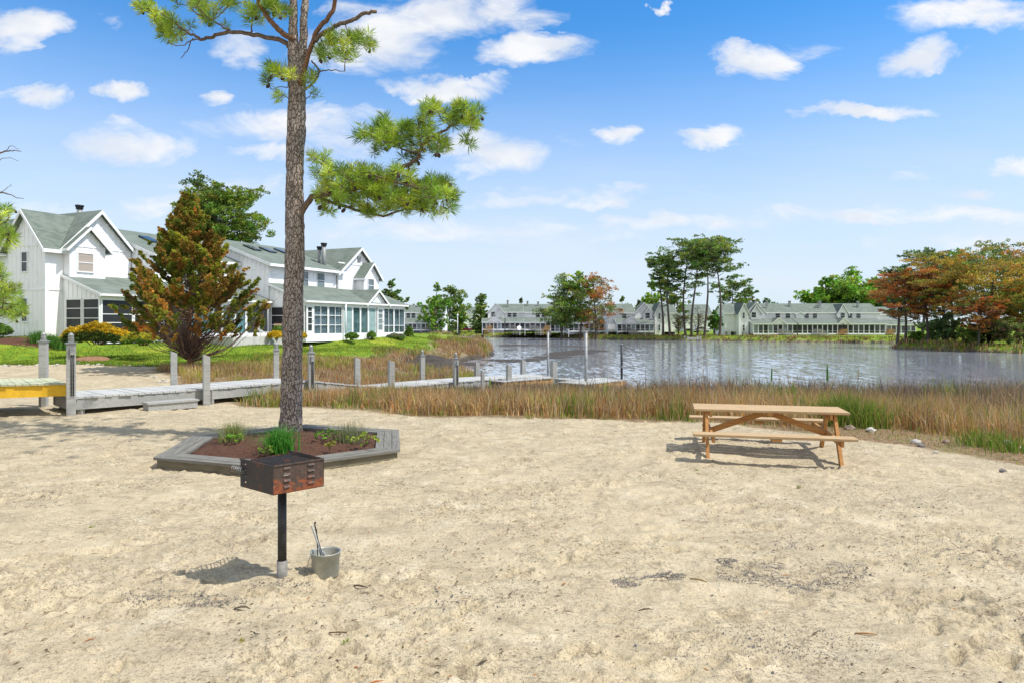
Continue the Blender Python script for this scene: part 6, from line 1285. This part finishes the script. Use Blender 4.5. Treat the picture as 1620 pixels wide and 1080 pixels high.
# ---- picnic table
tc = Vector((4.23, 11.33, 0)); th = math.radians(-13.0); root = empty('picnic_table', (tc.x, tc.y, gh(4.2, 11.9) * .3 - .02), th, 'reddish-brown wooden picnic table with sun-bleached top and attached benches', 'picnic table')
TL = 2.36
for k in range(4):
    m = MB(); y = -.30 + k * .20; m.bb(-TL / 2, TL / 2, y - .0935, y + .0935, .712, .752); m.build('top_board', M['table_top'], root, bevel=.006)
for s in (-1, 1): m = MB(); m.bb(-TL / 2 - .04, TL / 2 - .06, s * 1.0 - .135, s * 1.0 + .135, .412, .452); m.build('bench', M['table_top'], root, bevel=.006)
for sx in (-1, 1):
    x = sx * .98
    for sy in (-1, 1): m = MB(); m.beam((x, sy * .26, .708), (x, sy * .74, -.06), .048, .105); m.build('leg', M['table_leg'], root)
    m = MB(); m.bb(x - sx * .066 - .02, x - sx * .066 + .02, -1.1, 1.1, .318, .408); m.build('bench_beam', M['table_leg'], root, bevel=.005)
    m = MB(); m.bb(x - sx * .066 - .02, x - sx * .066 + .02, -.38, .38, .62, .71); m.build('top_cleat', M['table_leg'], root, bevel=.005)
    m = MB(); m.beam((sx * .88, -.02, .36), (sx * .06, -.02, .665), .042, .09); m.build('brace', M['table_leg'], root)
bt = MB()
for sx in (-1, 1):
    for sy in (-1, 1):
        for yy, zz in ((.43, .365), (.30, .655), (.52, .365)): bt.tube([(sx * 1.002, sy * yy, zz), (sx * 1.012, sy * yy, zz)], .011, 8)
bt.build('bolt', M['darkmetal'], root)
m = MB(); m.bb(-.045, .045, -.38, .38, .672, .71); m.bb(-.02, .02, -.045, .02, .60, .67); m.build('centre_cleat', M['table_leg'], root)
for s in (-1, 1): m = MB(); m.bb(-.07, .07, s * 1.0 - .12, s * 1.0 + .12, .368, .408); m.build('bench_cleat', M['table_leg'], root)
# ---- stones
def stone(seed, flat=.6):
    r = random.Random(seed); bm_ = bpy.data.meshes.new('stone'); import bmesh; b = bmesh.new(); bmesh.ops.create_icosphere(b, subdivisions=3, radius=1)
    n0_ = r.random() * 50
    for v in b.verts:
        k = 1 + .5 * (float(vnoise(np.array([v.co.x * 1.6 + n0_ + 10]), np.array([v.co.y * 1.6 + v.co.z * 2 + 10]))[0]) - .5) + .2 * (float(vnoise(np.array([v.co.x * 5 + 30]), np.array([v.co.y * 5 + v.co.z * 4 + 30]))[0]) - .5)
        v.co = Vector((v.co.x * k, v.co.y * k * .8, v.co.z * k * flat))
    b.to_mesh(bm_); b.free(); return bm_
def put_stone(i, px, py, wpx, mat, label, group):
    x, y = gp(px, py, 0); 
    for _ in range(4): z = gh(x, y); x, y = gp(px, py, z)
    me = stone(i); me.materials.append(mat); o = bpy.data.objects.new('stone', me); COL.objects.link(o); s = wpx / 2 / F * y; o.scale = (s, s, s); o.location = (x, y, gh(x, y) + s * .22); o.rotation_euler = (0, 0, i * 1.3)
    tag(o, label, 'stone', group)
M['bluestone'] = simple('blue_grey_stone', (.20, .27, .32), (.13, .17, .2), .7, 9, .5); M['tanrock'] = simple('tan_rock', (.42, .32, .23), (.28, .20, .15), .85, 9, .8, bdist=.03); M['palerock'] = simple('pale_rock', (.55, .52, .46), (.38, .36, .32), .85, 12, .6)
for i, (px, py, w, mt, lb) in enumerate(((941, 655, 11, 'bluestone', 'small blue-grey stone at the reed edge in front of the second dock platform'), (1536, 697, 13, 'bluestone', 'bluish stone beside the pinkish rock at the beach edge'), (1551, 699, 20, 'tanrock', 'pinkish tan rock between the bluish stone and the dark stones'),
        (1590, 706, 26, 'rock', 'long grey boulder half buried near the photo edge'), (1566, 704, 13, 'rock', 'dark angular stone between the tan rock and the grey boulder'), (1614, 712, 16, 'palerock', 'pale stone cut off at the photo edge'), (1449, 701, 17, 'palerock', 'flat pale stone in the litter midway along the beach edge'), (1457, 706, 12, 'rock', 'dark brown stone touching the flat pale one'),
        (1497, 700, 13, 'tanrock', 'small tan stone between the flat pale stone and the bluish one'), (1346, 679, 18, 'tanrock', 'buff rock just beyond the end of the picnic bench'), (1378, 682, 16, 'palerock', 'grey-white stone under the drooping sedge'), (1586, 744, 12, 'rock', 'small dark stone lowest at the sandy edge'), (1480, 716, 9, 'palerock', 'pebble-sized pale stone below the tan one'), (976, 656, 12, 'palerock', 'buff pebble at the reed edge, nearest to the blue-grey stone'), (997, 657, 10, 'palerock', 'second buff pebble at the reed edge, farther from the blue-grey stone'))):
    put_stone(i, px, py, w, M[mt], lb, 'stones along the reed edge')
rr = random.Random(12)
for i in range(26):
    px = 8 + i * 10.6 + rr.uniform(-4, 4); put_stone(100 + i, px, 578.5 + rr.uniform(-.8, 1.2) - (px / 300), rr.uniform(4, 8), M['palerock'] if rr.random() < .7 else M['rock'], 'little edging stones in the row where the lawn meets the sand', 'edging stones of the lawn')
for i, (px, py) in enumerate(((246, 598), (252, 601), (258, 600), (263, 603), (240, 596))): put_stone(140 + i, px, py, 7, M['palerock'], 'small pale stones heaped at the sandy foot of the cedar', 'stones by the cedar foot')
# ---- mulch mound, patio, chairs, dark paving by the house bed
def mound(name, px0, px1, py, zc, dep, h, mat, label=None, cat=None):
    Y = py; X = ((px0 + px1) / 2 - CX) / F * Y; W = (px1 - px0) / F * Y / 2; n = 40; V = []
    for j in range(n):
        for i in range(n):
            u, v = i / (n - 1) * 2 - 1, j / (n - 1) * 2 - 1; x = X + u * W; y = Y + v * dep; q = max(0, 1 - (abs(u) ** 2.5 + abs(v) ** 2.5)); V.append((x, y, 0, q))
    V = np.array(V); z = gha(V[:, 0], V[:, 1]) - .05 + h * np.sqrt(V[:, 3]) + (fbm(V[:, 0] * 8 + 100, V[:, 1] * 8, 3) - .5) * .06
    P = np.stack([V[:, 0], V[:, 1], z], 1); ii = (np.arange(n - 1)[:, None] * n + np.arange(n - 1)[None]).ravel(); return np_mesh(name, P, [np.stack([ii, ii + 1, ii + n + 1, ii + n], -1)], mat, smooth=True)
M['mulch2'] = simple('pale_mulch', (.34, .19, .10), (.22, .12, .07), .95, 30, .9, 60, bdist=.03)
tag(mound('mulch_mound', 118, 172, 35.2, 0, .75, .22, M['mulch2']), 'low brown mulch mound on the lawn before the yellow hedge', 'mulch mound')
tag(mound('mulch_bed', -60, 108, 38.3, 0, 1.1, .12, M['mulch']), kind='structure')
m = MB(); 
for px0, px1, t in ((345, 425, 7.2),):
    a, b = HS(px0 - 40, 5.6), 12.9; z = -.1
    P = [HP + HU * s + Vector((.917, -.4)) * q for s, q in ((7.0, 5.4), (12.95, 5.4), (12.95, 7.6), (7.0, 7.6))]; m.prism([(p.x, p.y, 1.30) for p in P], (0, 0, -.6))
tag(m.build('patio', simple('concrete', (.55, .54, .52), (.45, .44, .42), .8, 3, .2)), kind='structure')
pp = HP + HU * 12.3 + Vector((.917, -.4)) * 6.6
root = empty('garden_chair', (pp.x, pp.y, 1.30), HROT + 2.2, 'tan wooden garden chair on the patio by the pale blue curtains', 'chair')
for sx in (-.28, .28):
    for sy, h in ((-.26, .62), (.26, .9)): m = MB(); m.bb(sx - .03, sx + .03, sy - .03, sy + .03, 0, h); m.build('leg', M['table_top'], root)
    m = MB(); m.bb(sx - .045, sx + .045, -.3, .22, .622, .65); m.build('armrest', M['table_top'], root)
m = MB()
for k in range(5): m.bb(-.25, .25, -.24 + k * .1, -.16 + k * .1, .38, .405)
m.build('seat', M['table_top'], root); m = MB()
for k in range(5): m.bb(-.22 + k * .095, -.15 + k * .095, .2, .225, .43, .9)
m.build('backrest', M['table_top'], root)
pp = HP + HU * 11.2 + Vector((.917, -.4)) * 6.5
root = empty('lounge_chair', (pp.x, pp.y, 1.30), HROT + 1.2, 'low white lounge chair on the patio, nearer the cedar', 'chair')
m = MB()
for k in range(9): m.bb(-.28, .28, -.7 + k * .12, -.61 + k * .12, .30, .325)
m.build('seat', M['trim'], root); m = MB(); m.prism([(-.28, .38, .3), (.28, .38, .3), (.28, .72, .72), (-.28, .72, .72)], (0, .02, -.02)); m.build('backrest', M['trim'], root)
for sx in (-.27, .27):
    for sy in (-.6, .35): m = MB(); m.tube([(sx, sy, 0), (sx, sy, .31)], .02, 8); m.build('leg', M['trim'], root)
# ---- litter on the sand: twigs, needles, bits of bark (countless)
def litter():
    r = np.random.default_rng(77); n = 9000; y = 2.6 + 14 * r.random(n) ** .9; x = (r.random(n) * 2 - 1) * (y * .8 + .5)
    ok = (sdist(x, y, SAND) > .0) & (fbm(x * .8 + 7, y * .8, 3) + r.normal(0, .07, n) > .47); x, y = x[ok], y[ok]; n = len(x)
    a = r.normal(.25, .6, n); L = r.uniform(.01, .05, n) * np.where(r.random(n) < .06, 2.6, 1); w = np.minimum(L * .22, r.uniform(.002, .007, n)); z = gha(x, y) + .006
    dx, dy = np.cos(a) * L, np.sin(a) * L; px, py = -np.sin(a) * w, np.cos(a) * w; lift = r.uniform(0, .012, n)
    V = np.stack([np.stack([x - px, y - py, z], 1), np.stack([x + dx * .6 - px, y + dy * .6 - py, z + lift], 1), np.stack([x + dx, y + dy, z + .002], 1), np.stack([x + dx * .5 + px, y + dy * .5 + py, z + lift + .004], 1)], 1)
    C = pick([(6, (.12, .085, .05)), (3, (.22, .15, .08)), (1, (.35, .14, .05)), (1, (.06, .055, .05)), (1.2, (.55, .50, .42))], n, r)
    tag(np_mesh('beach_litter', V.reshape(-1, 3), [np.arange(n * 4).reshape(-1, 4)], M['reed'], cols=np.repeat(C, 4, 0)), kind='stuff')
litter()
for k, (px, py, s, c, lb) in enumerate(((384, 1014, .05, (.38, .33, .05), 'yellowish weed sprig on the sand below the grill'), (548, 1016, .05, (.25, .32, .05), 'small green weed sprig on the sand below the bucket'), (145, 832, .05, (.28, .34, .05), 'tiny weed sprig on the sand left of the grill'), (1102, 742, .07, (.22, .28, .05), 'tiny weed near the front leg of the picnic table'), (1265, 772, .06, (.30, .30, .08), 'sprig of green on the sand in front of the picnic table'))):
    x, y = gp(px, py, 0); clump('weed_sprig', lb, 'weed', x, y, gh(x, y), s, s, s * 1.1, 26, [(1, c)], .006, .7, 60 + k, 'weed sprigs on the sand')

def ash_patches():
    r = np.random.default_rng(5); P = []; C = []
    for px, py, rx, ry, n in ((1050, 911, 36, 5, 1500), (1190, 905, 60, 18, 1500), (1260, 922, 60, 12, 1200), (1330, 905, 55, 18, 1000), (1150, 888, 20, 7, 400), (990, 917, 26, 9, 700), (1260, 860, 40, 10, 220), (262, 945, 80, 16, 1200), (345, 950, 50, 14, 500), (65, 785, 80, 18, 1200), (250, 912, 12, 10, 120), (440, 925, 60, 12, 300), (500, 735, 60, 10, 140), (1500, 870, 120, 40, 1400), (700, 800, 120, 20, 600), (1480, 800, 100, 20, 700), (700, 950, 160, 40, 700), (1200, 1020, 200, 40, 900), (850, 880, 40, 8, 150), (150, 700, 90, 14, 260)):
        a = r.random(n) * 2 * PI; q = r.random(n) ** .7; x_ = px + np.cos(a) * q * rx; y_ = py + np.sin(a) * q * ry
        Y = EYE * F / (y_ - HZ); X = (x_ - CX) / F * Y; P.append(np.stack([X, Y], 1)); C.append(pick([(4, (.14, .14, .145)), (4, (.20, .175, .145)), (1, (.07, .065, .065)), (3, (.33, .29, .24))], n, r))
    P = np.concatenate(P); C = np.concatenate(C); n = len(P); z = gha(P[:, 0], P[:, 1]) + .003; s = r.uniform(.002, .0075, n) * np.where(r.random(n) < .04, 2.2, 1); a = r.random(n) * PI
    dx, dy = np.cos(a) * s, np.sin(a) * s; el = r.uniform(.4, 1, n)
    V = np.stack([np.stack([P[:, 0] + dx, P[:, 1] + dy, z], 1), np.stack([P[:, 0] - dy * el, P[:, 1] + dx * el, z], 1), np.stack([P[:, 0] - dx, P[:, 1] - dy, z], 1), np.stack([P[:, 0] + dy * el, P[:, 1] - dx * el, z], 1), np.stack([P[:, 0], P[:, 1], z + s * .8], 1)], 1)
    b = np.arange(n)[:, None] * 5; Fc = np.concatenate([b + np.array([[i, (i + 1) % 4, 4]]) for i in range(4)])
    tag(np_mesh('charcoal_crumbs', V.reshape(-1, 3), [Fc], M['reed'], cols=np.repeat(C, 5, 0)), kind='stuff')
ash_patches()
for k, (px, py, L, a, r0, lb) in enumerate(((1092, 915, .14, -.5, .012, 'buff curled bark chip beside the dark ash patch on the sand'), (248, 912, .16, -1.1, .006, 'short dark stick lying on the sand left of the grill shadow'), (370, 967, .12, .0, .007, 'thin brown stick on the sand below the grill shadow'), (1095, 1051, .10, -.2, .006, 'small orange-brown twig near the bottom middle of the beach'),
        (1352, 996, .15, -.1, .006, 'longer orange-brown twig on the open sand toward the lower right corner'), (520, 1000, .2, -.2, .005, 'thin dark twig on the sand below the bucket'), (1010, 962, .12, .05, .005, 'straight pale-brown twig on the bare sand below the ash patch'), (560, 925, .13, -.35, .008, 'dark stick on the sand just right of the bucket'))):
    x, y = gp(px, py, 0); z = gh(x, y); rr = random.Random(k); m = MB(); d = Vector((math.cos(a), math.sin(a), 0)) * L
    m.tube([(0, 0, .004), tuple(d * .35 + Vector((0, rr.uniform(-.02, .02), .012))), tuple(d * .7 + Vector((0, rr.uniform(-.02, .02), .012))), tuple(d + Vector((0, 0, .004)))], [r0 * .7, r0, r0 * .9, r0 * .4], 7)
    tag(m.build('twig', simple('twig_bark', ((.40, .20, .07) if 'orange' in lb else (.50, .38, .22) if 'buff' in lb else (.13, .09, .06)), None, .85, 20, .3), None, (x, y, z)), lb, 'twig', 'twigs on the sand')
